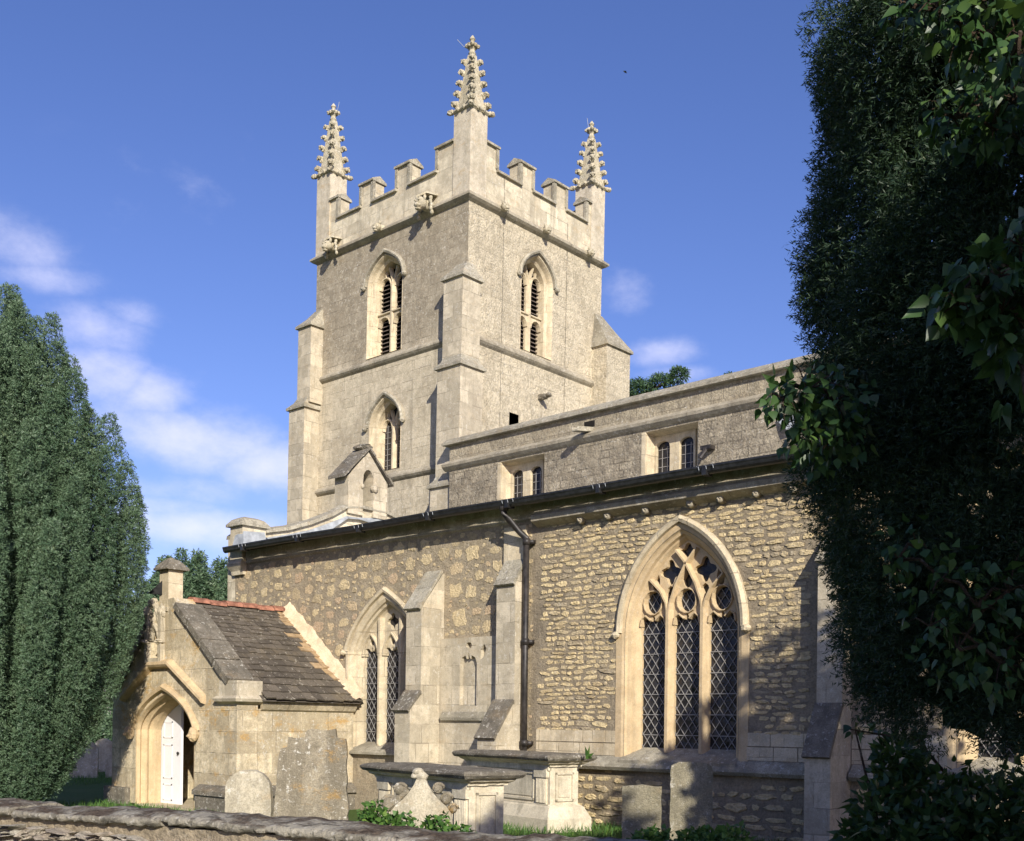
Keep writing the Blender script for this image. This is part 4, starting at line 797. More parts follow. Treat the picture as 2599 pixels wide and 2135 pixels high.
cpo = P(cpier, 'corner_pier', 'parapet', False, False, aisle); cc = MB(); cc.loft([[(-20.2-o, 13.2-o, z), (-19.75+o, 13.2-o, z), (-19.75+o, 13.78+o, z), (-20.2-o, 13.78+o, z)] for o, z in ((.07, 5.74), (.07, 5.79), (-.02, 5.90), (-.12, 5.95))], True, 0, True); P(cc, 'coping', 'coping', False, False, cpo)
bc = MB(); FB = lambda u, v, d: (-20.08-d, u, v)
ao = [(16.27, 6.5), (16.27, 7.36), (16.86, 8.02), (17.46, 7.36), (17.46, 6.5), (17.03, 6.5), (17.03, 7.30)]+[(16.87+.16*math.cos(a_), 7.36+.24*math.sin(a_)) for a_ in [k*math.pi/8 for k in range(1, 8)]]+[(16.71, 7.30), (16.71, 6.5)]
bc.plate(ao, [], FB, 0, .50); bc.blob(FB(17.06, 7.18, .0), (.1, .1, .1), 7, 5, .1); bc.blob(FB(16.68, 7.18, .0), (.06, .06, .06), 7, 5, .1)
bo = P(bc, 'bellcote', 'butt'); bro = MB()
for sg in (-1, 1):
    for k in range(4):
        f0, f1 = k/4, (k+1)/4; y0, z0_, y1, z1_ = 16.87+sg*.74*(1-f0), 7.32+.76*f0, 16.87+sg*.74*(1-f1)-sg*.0, 7.32+.76*f1
        bro.prism([(y0, z0_), (y0, z0_+.075), (y1, z1_+.06), (y1, z1_)], lambda y, z, j=random.uniform(-.02, .02): (-20.03+j, y, z), lambda y, z: (-20.66, y, z))
bro.blob((-20.32, 16.86, 8.16), (.28, .13, .08), 8, 5, .2); bro.blob((-20.1, 16.88, 8.14), (.08, .1, .05), 6, 5, .2)
P(bro, 'roof', 'cap', False, False, bo)

# ------------------------------------------------------------------ porch
PY = 10.75; FP = south(PY); PX0, PX1, PC = -20.48, -16.18, -18.53
DW = dict(uc=PC, w=1.03, z0=-.2, zs=1.46, h=.69)
pw = MB(); gab = [(PX0, -.3), (PX0, 2.1), (-20.2, 2.22), (-19.1, 3.42), (-18.95, 3.72), (-18.85, 3.86), (-18.28, 3.90), (-18.05, 3.66), (-16.5, 2.30), (PX1, 2.15), (PX1, -.3)]
nich = [(-19.03, 2.80), (-19.03, 3.16), (-18.98, 3.26), (-18.85, 3.36), (-18.72, 3.26), (-18.67, 3.16), (-18.67, 2.80)]
dh = opening(**DW, flat=.86)
pw.plate(gab[:1]+gab[1:], [[(p[0], max(p[1], -.2)) for p in dh], nich], FP, 0, .42)
pw.add([FP(*p, .2) for p in nich], [tuple(range(7))])
pw.box(PX1-.35, PX1, PY+.43, AY, -.3, 1.86); pw.box(PX0, PX0+.35, PY+.43, AY, -.3, 1.86)
porch = P(pw, 'porch', 'porch')
pv = MB(); pv.box(PX0+.35, PX1-.35, PY, AY, -.1, .045); P(pv, 'porch_floor', 'trim', False, False, porch)
s = MB(); surround(s, FP, PC, 1.03, 0, 1.46, .69, [(.0, -.004), (.02, .0), (.05, .06), (.02, .10), (.07, .16), (.10, .18), (.06, .24), (.10, .30), (.12, .34), (.12, .46)], .86); P(s, 'door_arch', 'fresh', False, False, porch)
s = MB(); hood(s, FP, PC, 1.06, 1.47, .73, .86, .12, .10, .0, 10, .0)
for sg in (-1, 1): s.blob(FP(PC+sg*1.13, 1.40, -.09), (.10, .10, .13), 8, 6, .1); s.blob(FP(PC+sg*1.13, 1.37, -.19), (.03, .04, .03), 6, 5, .1)
P(s, 'hood_mould', 'fresh', False, False, porch)
lm = MB()
for q in ([(-18.30, 2.60), (-17.16, 1.93)], [(-18.98, 2.60), (-18.30, 2.60)], [(-18.98, 2.60), (-20.0, 1.98)]):
    (ua, va), (ub, vb) = q; lm.prism([(0, .0), (-.10, .03), (-.13, .07), (-.12, .12), (0, .17)], lambda d, z: FP(ua, va+z, d), lambda d, z: FP(ub, vb+z, d))
P(lm, 'label_mould', 'fresh', False, False, porch)
nf = MB()
for sg in (-1, 1):
    nf.fbox(FP, -18.85+sg*.24-.05, -18.85+sg*.24+.05, 2.72, 3.62, -.09, .02); nf.blob(FP(-18.85+sg*.24, 3.10, -.08), (.09, .09, .05), 7, 5, .3); nf.blob(FP(-18.85+sg*.24, 3.68, -.04), (.08, .08, .12), 7, 5, .3)
nf.fbox(FP, -19.1, -18.6, 2.72, 2.80, -.1, .02); bar(nf, FP, [(-19.03, 3.14), (-18.97, 3.30), (-18.85, 3.42), (-18.73, 3.30), (-18.67, 3.14)], .08, -.08, .02)
bar(nf, FP, [(-19.06, 3.3), (-18.92, 3.55), (-18.85, 3.72), (-18.78, 3.55), (-18.64, 3.3)], .07, -.05, .02)
for k in range(7): nf.blob(FP(-19.12+.09*k, 3.66+.14*math.sin(k*.9)+.05, -.02), (.08, .06, .09), 6, 5, .35)
P(nf, 'gable_niche', 'butt', False, False, porch)
fn = MB(); fn.box(-18.80, -18.49, PY+.02, PY+.32, 3.7, 4.46); fi = P(fn, 'gable_pier', 'trim', False, False, porch)
fn = MB(); fn.loft([[(-18.80-o, PY+.02-o, z), (-18.49+o, PY+.02-o, z), (-18.49+o, PY+.32+o, z), (-18.80-o, PY+.32+o, z)] for o, z in ((.085, 4.44), (.085, 4.475), (.0, 4.58), (-.06, 4.64))], True, 0, True); fn.blob((-18.66, PY+.17, 4.63), (.12, .10, .05), 7, 5, .2)
P(fn, 'pier_cap', 'cap', False, False, porch); fn = MB(); fn.box(-18.84, -18.45, PY-.02, PY+.36, 3.66, 3.74); P(fn, 'pier_base', 'butt', False, False, porch)
gn = MB(); gn.prism([(-18.70, 4.24), (-18.70, 3.98), (-18.93, 4.0)], lambda x, z: (x+(0 if x > -18.8 else 0), PY+.01-(.0 if x > -18.8 else .16), z), lambda x, z: (x+.006, PY+.012-(.0 if x > -18.8 else .16), z)); P(gn, 'sundial_gnomon', 'iron', False, False, porch)
# coping slabs on the gable slopes and kneelers
cg = MB()
def slopeslab(xa, za, xb, zb, y0, y1, th, n, over=.0):
    for k in range(n):
        f0, f1 = k/n, (k+1)/n-.012; j = random.uniform(-.012, .012)
        p0 = (xa+(xb-xa)*f0, za+(zb-za)*f0+j); p1 = (xa+(xb-xa)*f1, za+(zb-za)*f1+j); dx, dz = xb-xa, zb-za; L_ = math.hypot(dx, dz); nx, nz = -dz/L_, dx/L_
        if nz < 0: nx, nz = -nx, -nz
        cg.prism([p0, p1, (p1[0]+nx*th, p1[1]+nz*th), (p0[0]+nx*th, p0[1]+nz*th)], lambda x, z: (x, y0, z), lambda x, z: (x, y1, z))
slopeslab(-16.42, 2.28, -18.16, 3.72, PY-.09, PY+.46, .12, 4); P(cg, 'coping', 'cap', False, False, porch); cg = MB(); slopeslab(-20.28, 2.20, -19.05, 3.40, PY-.09, PY+.46, .12, 3); P(cg, 'coping', 'cap', False, False, porch); cg = MB()
cg.box(-16.66, PX1+.06, PY-.05, PY+.47, 2.06, 2.34); cg.loft([[(-16.7-o, PY-.05-o, z), (PX1+.06+o, PY-.05-o, z), (PX1+.06+o, PY+.5, z), (-16.7-o, PY+.5, z)] for o, z in ((-.06, 1.93), (.05, 1.98), (.07, 2.03), (.02, 2.08))], True, 0, True)
P(cg, 'kneeler', 'butt', False, False, porch)
# stone slates
sl = MB(); RX0, RZ0 = -18.36, 3.86
def slates(sgn, ex, ez):
    n = 19; L_ = math.hypot(ex-RX0, ez-RZ0); tx, tz = (ex-RX0)/L_, (ez-RZ0)/L_; nx, nz = -tz*1, tx*1
    if nz < 0: nx, nz = -nx, -nz
    exps = np.array([.085+.006*k for k in range(n)]); exps = exps/exps.sum()*L_; s0 = 0
    for k in range(n):
        s1 = s0+exps[k]; y = PY+.44
        while y < AY-.02:
            wd = random.uniform(.10, .17)*(1+.035*k); y1 = min(AY+.03, y+wd); th = random.uniform(.016, .032); j = random.uniform(-.012, .016); lift = random.uniform(.010, .026)+(.006 if k > 12 else 0); sk = random.uniform(-.012, .012)
            def pt(s, h_, yy): return (RX0+tx*s+nx*h_, yy, RZ0+tz*s+nz*h_)
            a0, a1 = max(0, s0-.10), s1+j+.012
            sl.add([pt(a0, .0, y+.004), pt(a0, .0, y1-.004), pt(a1+sk, lift, y1-.004), pt(a1-sk, lift, y+.004), pt(a0, th*.4, y+.004), pt(a0, th*.4, y1-.004), pt(a1+sk, lift+th, y1-.004), pt(a1-sk, lift+th, y+.004)], [(0, 1, 2, 3), (4, 5, 6, 7), (2, 3, 7, 6), (0, 3, 7, 4), (1, 2, 6, 5)], 1 if y1 > AY-.12-random.random()*.22 and k < 16 else 0, random.random())
            y = y1
        s0 = s1
    sl.add([(RX0, PY+.4, RZ0-.03), (RX0, AY+.01, RZ0-.03), (ex, AY+.01, ez-.03), (ex, PY+.4, ez-.03)], [(0, 1, 2, 3)], 0, .2)
slates(1, -15.98, 2.02); slates(-1, -20.66, 2.02)
pr = P(sl, 'porch_roof', ('slate', 'slate_pale'))
rt = MB(); y = PY+.40
while y < AY-.1:
    y1 = min(AY-.02, y+.36); j = random.uniform(-.012, .012); rings = []
    for yy, q in ((y+.006, 1), (y1-.006, 1.0), (y1-.006, .8)):
        rings.append([(RX0-.02+.155*math.cos(a_)*q, yy, RZ0-.02+j+.11*math.sin(a_)*q+.006*math.sin(yy*2)) for a_ in [k*math.pi/8 for k in range(9)]])
    rt.loft(rings); rt.add([(RX0-.02+.15*math.cos(a_), y+.006, RZ0-.02+j+.105*math.sin(a_)) for a_ in [k*math.pi/8 for k in range(9)]], [tuple(range(9))]); y = y1
P(rt, 'ridge_tile', 'terracotta', False, False, pr)
ev = MB(); ev.prism([(0, 1.82), (.05, 1.85), (.11, 1.94), (.11, 1.99), (0, 1.99)], lambda d, z: (PX1+d, PY+.47, z), lambda d, z: (PX1+d, AY, z)); P(ev, 'eaves_course', 'porch', False, False, porch)
ft = MB(); e0 = []; wv = .17
for k in range(70):
    f = k/69; x, z = RX0+.06+(-15.97-RX0)*f, RZ0+.06+(2.02-RZ0)*f; wv += random.uniform(-.018, .018)+(.15-wv)*.15; w2 = wv*(1-.55*max(0, f-.75)/.25); lo2 = .05+random.uniform(0, .05)
    e0.append([(x-lo2, AY-.13-random.uniform(0, .05), z-.035), (x-.01, AY-.09, z+.02), (x+w2*.4, AY-.045, z+w2*.42), (x+w2*.64, AY-.018, z+w2*.8), (x+w2*.68, AY+.02, z+w2*.86)])
ft.loft(e0); P(ft, 'mortar_fillet', 'fillet', False, True, pr)
pp = MB(); pp.box(PX0-.1, -19.75, PY-.12, PY-.004, 0, .34); P(pp, 'plinth', 'cap', False, False, porch)
pp = MB(); pp.box(-17.28, PX1+.10, PY-.12, PY-.004, .0, .34); pp.box(PX1+.004, PX1+.10, PY-.004, AY-.02, .0, .34)
pp.prism([(-.16, .34), (-.16, .42), (0, .52), (0, .34)], lambda d, z: FP(-17.32, z, d), lambda d, z: FP(PX1+.0, z, d)); pp.prism([(.16, .34), (.16, .42), (0.004, .52), (0.004, .34)], lambda d, z: (PX1+d, PY-.16, z), lambda d, z: (PX1+d, AY-.03, z))
P(pp, 'plinth', 'cap', False, False, porch)
# white panelled door: closed leaf, and the other leaf folded back inside
def door(x0, x1, Fm, z1a, z1b):
    d = MB(); d.plate([(x0, .03), (x0, z1a), ((x0+x1)/2, (z1a*.35+z1b*.65)), (x1, z1b), (x1, .03)], [], Fm, 0, .05)
    for za, zb in ((.10, .42), (.52, 1.18), (1.30, 1.62)):
        for a_, b_, c_, d_ in ((x0+.26, x1-.30, za, za+.028), (x0+.26, x1-.30, zb-.028, zb), (x0+.26, x0+.288, za, zb), (x1-.328, x1-.30, za, zb)): d.fbox(Fm, a_, b_, c_, d_, -.008, .01)
    return P(d, 'door', 'white')
door(-19.62, -18.74, south(PY+.47), 1.66, 2.16)
hn = MB(); hn.blob((-18.80, PY+.44, 1.02), (.025, .03, .03), 8, 6); 
P(hn, 'door_handle', 'iron', False, False, porch)

# ------------------------------------------------------------------ chest tombs
def chest_tomb(name, x, y, L_, W_, H, label, rot=13.2, tall=False):
    """origin at the south-east foot; long side runs west along -x, end runs north along +y"""
    r = empty(name, (x, y, .08)); r.rotation_euler = (0, 0, -rad(rot)); tag(r, label, 'chest tomb', 'chest tombs beside the aisle wall')
    b = MB(); o = .09; hb = H-.17; pl_ = .34 if tall else .06
    b.box(-L_+o, -o, o, W_-o, 0, hb)
    if tall: b.loft([[(-L_-q, -q, z), (q, -q, z), (q, W_+q, z), (-L_-q, W_+q, z)] for q, z in ((.05, -.1), (.05, pl_-.1), (.045, pl_-.095), (-.03, pl_+.06), (-.09, pl_+.10))], True)
    b.build('body', 'tomb', r)
    def side(Fm, a, c):
        m = MB(); z0 = pl_+.10; z1 = hb-.02
        m.fbox(Fm, a, c, z0-.06, z0, -.03, .02); m.fbox(Fm, a, c, z1-.03, z1+.02, -.035, .02)
        return m, z0, z1
    FSs = lambda u, v, d: (u, o+d, v); FEe = lambda u, v, d: (-o-d, u, v)
    pw_ = .24
    spots = [-L_+o+.08, -pw_-o-.03] if not tall else [-L_+o+.06, -pw_-o-.06]
    m, z0, z1 = side(FSs, -L_+o, -o); m.build('moulding', 'tomb', r)
    for u in spots:
        p_ = MB(); p_.fbox(FSs, u-.03, u+pw_+.03, z1-.13, z1-.02, -.05, .0); p_.fbox(FSs, u, u+pw_, z0, z1-.13, -.028, .0)
        k = u+.012
        while k < u+pw_-.02: p_.tube([FSs(k+.012, z0+.02, -.034), FSs(k+.012, z1-.15, -.034)], .0125, 6); k += .033
        p_.build('fluted_pilaster', 'tomb', r)
    def panel(Fm, a, c, nm):
        p_ = MB()
        for q0, q1, e in ((a, a+.03, 0), (c-.03, c, 0)): p_.fbox(Fm, q0, q1, z0+.04, z1-.06, -.022, .0)
        p_.fbox(Fm, a, c, z0+.04, z0+.07, -.022, .0); p_.fbox(Fm, a, c, z1-.09, z1-.06, -.022, .0); p_.fbox(Fm, a+.06, c-.06, z0+.10, z1-.12, -.012, .0); p_.build(nm, 'tomb', r)
    panel(FSs, spots[0]+pw_+.07, spots[1]-.07, 'panel'); panel(FEe, o+.09, W_-o-.09, 'panel')
    l_ = MB(); rings = []
    for q, z in ((-.06, hb), (-.05, hb+.03), (.0, hb+.05), (.02, hb+.075), (.07, hb+.09), (.10, hb+.125), (.10, hb+.15), (.07, hb+.172), (-.03, hb+.19)):
        ring = []
        for (ax, ay), (bx, by) in zip([(-L_-q, -q), (q, -q), (q, W_+q), (-L_-q, W_+q)], [(q, -q), (q, W_+q), (-L_-q, W_+q), (-L_-q, -q)]):
            n = 9
            for k in range(n):
                f = k/n; ring.append((ax+(bx-ax)*f+random.uniform(-.006, .006), ay+(by-ay)*f+random.uniform(-.006, .006), z+random.uniform(-.004, .004)))
        rings.append(ring)
    l_.loft(rings[:5], True); lo_ = MB(); lo_.loft(rings[4:], True, 0, True)
    l_.build('cornice', 'tomb', r); lo_.build('lid', 'cap', r)
    return r
t1 = chest_tomb('chest_tomb', -8.86, 8.95, 2.42, .66, 1.02, 'low cream chest tomb with fluted pilasters nearer the boundary wall')
t2 = chest_tomb('chest_tomb', -10.02, 11.75, 2.35, .68, 1.14, 'tall chest tomb with stepped plinth standing close against the aisle wall', tall=True)
if 1:
    sp_ = leaves('weed_sprig', np.array([[-9.62, 12.1, 1.20]]*4)+RNG.normal(size=(4, 3))*.02, np.array([[-.1, -.1, 1], [.5, .1, .35], [.6, -.3, .1], [.2, .2, .8]]), .17, .06, 'herb', None, kind='leaf')
    tag(sp_, 'small green weed growing on the lid of the tall chest tomb', 'weed')

# ------------------------------------------------------------------ headstones
def slab(name, c, ang, outline, th, mat, label, lean=(0, 0), group='headstones in the churchyard', cat='headstone', rough=.006):
    """outline in (u, z) on a slab facing ang degrees from +x, thickness th, edges worn"""
    pts = []
    for (a, b), (c2, d) in zip(outline, outline[1:]+outline[:1]):
        n = max(1, int(math.hypot(c2-a, d-b)/.06))
        for k in range(n): pts.append((a+(c2-a)*k/n+random.uniform(-rough, rough), b+(d-b)*k/n+random.uniform(-rough, rough)))
    m = MB(); Fm = lambda u, v, d: (d, u, v)
    m.plate(pts, [], Fm, -.0, th); r = m.build(name, mat); r.location = c; r.rotation_euler = (rad(lean[0]), rad(lean[1]), rad(ang)); return tag(r, label, cat, group)
def rounded(w, h, hs, n=10, k=1.): return [(-w/2, -.3), (w/2, -.3), (w/2, hs)]+[(w/2*math.cos(a), hs+(h-hs)*math.sin(a)**k) for a in [math.pi*i/n for i in range(1, n)]]+[(-w/2, hs)]
FACE = -48     # facing the lane, south-east
slab('headstone', (-9.70, 7.40, .02), FACE+4, [(-.48, -.3), (.46, -.3), (.37, 1.20), (.375, 1.44), (.27, 1.45), (.26, 1.54), (-.06, 1.54), (-.08, 1.45), (-.24, 1.46), (-.26, 1.36), (-.34, 1.34)], .13, 'head', 'big grey lichened headstone with stepped top in front of the porch wall', (0, -3), rough=.012)
for k, (y, z) in enumerate([(-.50, .76), (-.31, .92)]): pass
slab('headstone', (-10.28, 7.02, .0), FACE-2, rounded(.50, 1.12, .92), .09, 'headp', 'small pale round-topped headstone half behind the big stepped headstone', (0, 2))
slab('headstone', (-7.92, 11.05, .05), FACE-8, [(-.24, -.3), (.24, -.3), (.235, .86), (.0, .885), (-.235, .86)], .11, 'headd', 'short square-topped dark headstone in shade beside the tall round one', (0, 1))
slab('headstone', (-7.35, 11.25, .05), FACE-4, rounded(.50, 1.18, 1.08, 10, .8), .12, 'headd', 'tall dark mossy headstone with shallow curved top below the big window', (0, -1))
slab('headstone', (-29.6, 14.7, 0), -40, rounded(.78, 1.05, .72, 10, .9), .12, 'headp', 'mottled round-topped headstone on the far lawn between yew and porch', (0, -6))
slab('headstone', (-32.1, 16.6, 0), -40, rounded(.60, 1.06, .74), .10, 'headp', 'tall smooth round-topped headstone on the far lawn next to the porch corner')
slab('headstone', (-29.3, 15.35, 0), -40, [(-.13, -.2), (.13, -.2), (.13, .52), (-.13, .52)], .10, 'headp', 'little plain square headstone at the edge of the porch on the lawn')
slab('headstone', (-30.3, 14.4, 0), -40, [(-.30, -.2), (.30, -.2), (.30, .20), (-.1, .30), (-.30, .22)], .12, 'headp', 'low stump of a headstone under the left yew branches')
# carved monument with volutes
r = empty('headstone', (-7.68, 7.15, .0)); r.rotation_euler = (0, 0, rad(-46)); tag(r, 'ogee pointed monument with stone scrolls and ball top beside ground ivy', 'headstone', 'headstones in the churchyard')
m = MB(); half = [(.30, -.3), (.30, .72), (.29, .80), (.24, .87), (.17, .93), (.11, 1.00), (.065, 1.07), (.045, 1.12)]; 
m.plate(half+[(-a, b) for a, b in half[::-1]], [], lambda u, v, d: (d, u, v), 0, .12); m.build('slab', 'headp', r)
m = MB(); m.blob((.06, 0, 1.145), (.06, .065, .055), 9, 7, .1); m.blob((.06, -.03, 1.19), (.05, .06, .04), 8, 6, .1); m.blob((.06, -.055, 1.15), (.04, .05, .03), 7, 5, .1); m.blob((.07, .0, 1.08), (.05, .05, .05), 7, 5, .2); m.build('finial', 'headp', r, smooth=True)
for (u, z, q) in ((-.20, 1.02, .062), (-.31, .89, .072), (-.41, .80, .06), (.16, 1.03, .055), (.24, .93, .06), (.30, .84, .05), (-.36, .77, .05)):
    m = MB(); rg = []
    for k in range(26):
        a = k*.5; rr = q*(1-k/30); rg.append((.02, u+rr*math.cos(a), z+rr*math.sin(a)))
    m.tube(rg, [q*.34*(1-k/40) for k in range(26)], 6); m.tube([(.10, u, z), (-.0, u, z)], q*.75, 10); m.build('scroll', 'head', r, smooth=True)
m = MB(); m.loft([[(x_, -.10-.28*f, 1.02-.36*f-.05*b_) for x_ in (.0, .10)] for f in (0, .3, .6, 1) for b_ in (0,)]); m.tube([(.06, -.12, 1.02), (.06, -.22, .93), (.06, -.34, .83), (.06, -.44, .76)], .045, 7); m.build('bracket', 'head', r)

# ------------------------------------------------------------------ boundary wall
bw = empty('boundary_wall', (-3.4, 2.85, 0)); tag(bw, 'mossy stone boundary wall with rounded coping slabs in front of the churchyard', 'wall'); BI = bw.matrix_world.inverted()
WD = Vector((3.34, .80, 0)).normalized(); WN = Vector((WD.y, -WD.x, 0)); W0 = Vector((-4.20, 2.27, 0))      # front face origin, direction, outward normal
def FWL(u, v, d): p = W0+WD*u-WN*d; return (p.x, p.y, v)
def add_wall(mb, nm, mats, smooth=False): o = mb.build(nm, mats, None, False, smooth); o.parent = bw; o.matrix_parent_inverse = Matrix.Translation((-3.4, 2.85, 0)).inverted(); return o
m = MB(); m.fbox(FWL, -9, 6, -.3, 1.19, .25, .48); add_wall(m, 'core', 'mortar')
m = MB(); rubble(m, FWL, -4, 4, .6, 1.19, (.045, .085), (.08, .26), .003, (-.243, -.236), lambda *a_: False, 0, .16, .004, .26, 3.4); add_wall(m, 'rubble', 'stoneW')
m = MB(); u = -6.0
while u < 5:
    ln = random.uniform(.55, 1.1); nu, nv = int(ln/.028), 15; dz = random.uniform(-.010, .010); of = random.uniform(-.015, .012); tl = random.uniform(-.012, .012); rings = []
    prof = [(.26, 1.192), (.225, 1.194), (.208, 1.20), (.203, 1.212), (.208, 1.224), (.222, 1.231), (.245, 1.235), (.28, 1.239), (.32, 1.243), (.36, 1.245), (.42, 1.246), (.48, 1.242), (.53, 1.23), (.55, 1.20), (.55, 1.16)]
    for i in range(nu+1):
        f = i/nu; uu = u+.004+(ln-.008)*f; e = min(1, min(f, 1-f)*nu/1.6); e = .0+e; rr = []
        for k, (d_, z_) in enumerate(prof):
            nz_ = .003*math.sin(uu*23+k*1.3+of*90)+.003*math.sin(uu*57+k*2.1)+random.uniform(-.0045, .0045)+.004*math.sin(uu*6.1+d_*9)*(k > 4)
            zc = 1.21; rr.append(FWL(uu, zc+(z_+dz+tl*(f-.5)*2+nz_-zc)*(.86+.14*e), d_+of*(k < 7)+(1-e)*.012+nz_*.8))
        rings.append(rr)
    m.loft(rings, False, 0, False); m.add([rings[0][k] for k in range(15)], [tuple(range(15))]); m.add([rings[-1][k] for k in range(15)], [tuple(range(15))]); u += ln
add_wall(m, 'coping', 'wallcop', True)
# lane in front of the wall
m = MB(); m.add([FWL(-30, .006, -.02), FWL(30, .006, -.02), FWL(30, .006, -9), FWL(-30, .006, -9)], [(0, 1, 2, 3)])
M['asphalt'] = plain('asphalt', (.05, .05, .052), .9, 0, 60, .3, .6); tag(m.build('lane', 'asphalt'), None, kind='structure')

# ------------------------------------------------------------------ ground plants behind the wall
def herbs(name, spots, label, mat='herb', size=(.03, .06)):
    Ps, As = [], []
    for (u0, u1, d0, d1, zt, n) in spots:
        k = RNG.random((n, 3)); uu = u0+(u1-u0)*k[:, 0]; f = 1-((uu-(u0+u1)/2)/((u1-u0)/2))**2; dd = d0+(d1-d0)*k[:, 1]
        zz = 1.10+(zt-1.10)*np.clip(f+.2*np.sin(uu*17)+.15*np.sin(uu*41), 0, 1.2)*k[:, 2]**.5
        base = np.array(W0)[None, :]+np.outer(uu, np.array(WD))-np.outer(dd, np.array(WN)); base[:, 2] = zz; Ps.append(base)
        As.append(np.stack([RNG.normal(size=n), RNG.normal(size=n)-.6, RNG.random(n)*1.2], 1))
    Pn, An = np.concatenate(Ps), np.concatenate(As); n = len(Pn)
    return tag(leaves(name, Pn, An, RNG.uniform(*size, n), RNG.uniform(size[0]*.7, size[1]*.8, n), mat, kind='leaf'), label, None, None, 'stuff')
HERB = []
# strips of ground ivy along the back edge of the wall: (px where it starts, px where it ends, top px rise)
def wall_u(x, y):                                  # point of the wall top seen at that pixel
    d = FWD+rx*(x-1299.5)/2800+ry*(1838-y)/2800; t_ = (1.23-EYE)/d.z; p = Vector((d.x*t_, d.y*t_, 0)); q = p-W0; return q.dot(WD)
ua, ub = wall_u(815, 2085), wall_u(1240, 2108); uc_, ud = wall_u(1490, 2128), wall_u(1960, 2160)
herbs('ground_ivy', [(ua, ub, .54, .66, 1.268, 1700), ((ua+ub)/2-.36, (ua+ub)/2+.03, .54, .62, 1.285, 600), (uc_, ud, .56, .80, 1.268, 2800), (wall_u(360, 2046), wall_u(420, 2050), .53, .58, 1.238, 160), (-4.2, wall_u(300, 2040), .58, .8, 1.24, 500)], None, size=(.014, .032))

def grass_blades():
    rg = np.random.default_rng(31); Ps = []
    for x0, x1, y0, y1, n in ((-13, -5, 8.2, 13.1, 16000), (-20.5, -10, 6.0, 10.6, 14000), (-34, -26, 12, 19, 7000)):
        x, y = rg.uniform(x0, x1, n), rg.uniform(y0, y1, n); Ps.append(np.stack([x, y, [gz(a, b)-.01 for a, b in zip(x, y)]], 1))
    Pn = np.concatenate(Ps); n = len(Pn); A = np.stack([rg.normal(size=n)*.45, rg.normal(size=n)*.45, np.ones(n)], 1)
    tag(leaves('grass', Pn, A, rg.uniform(.06, .17, n), rg.uniform(.006, .014, n), 'herb'), None, None, None, 'stuff')
grass_blades()

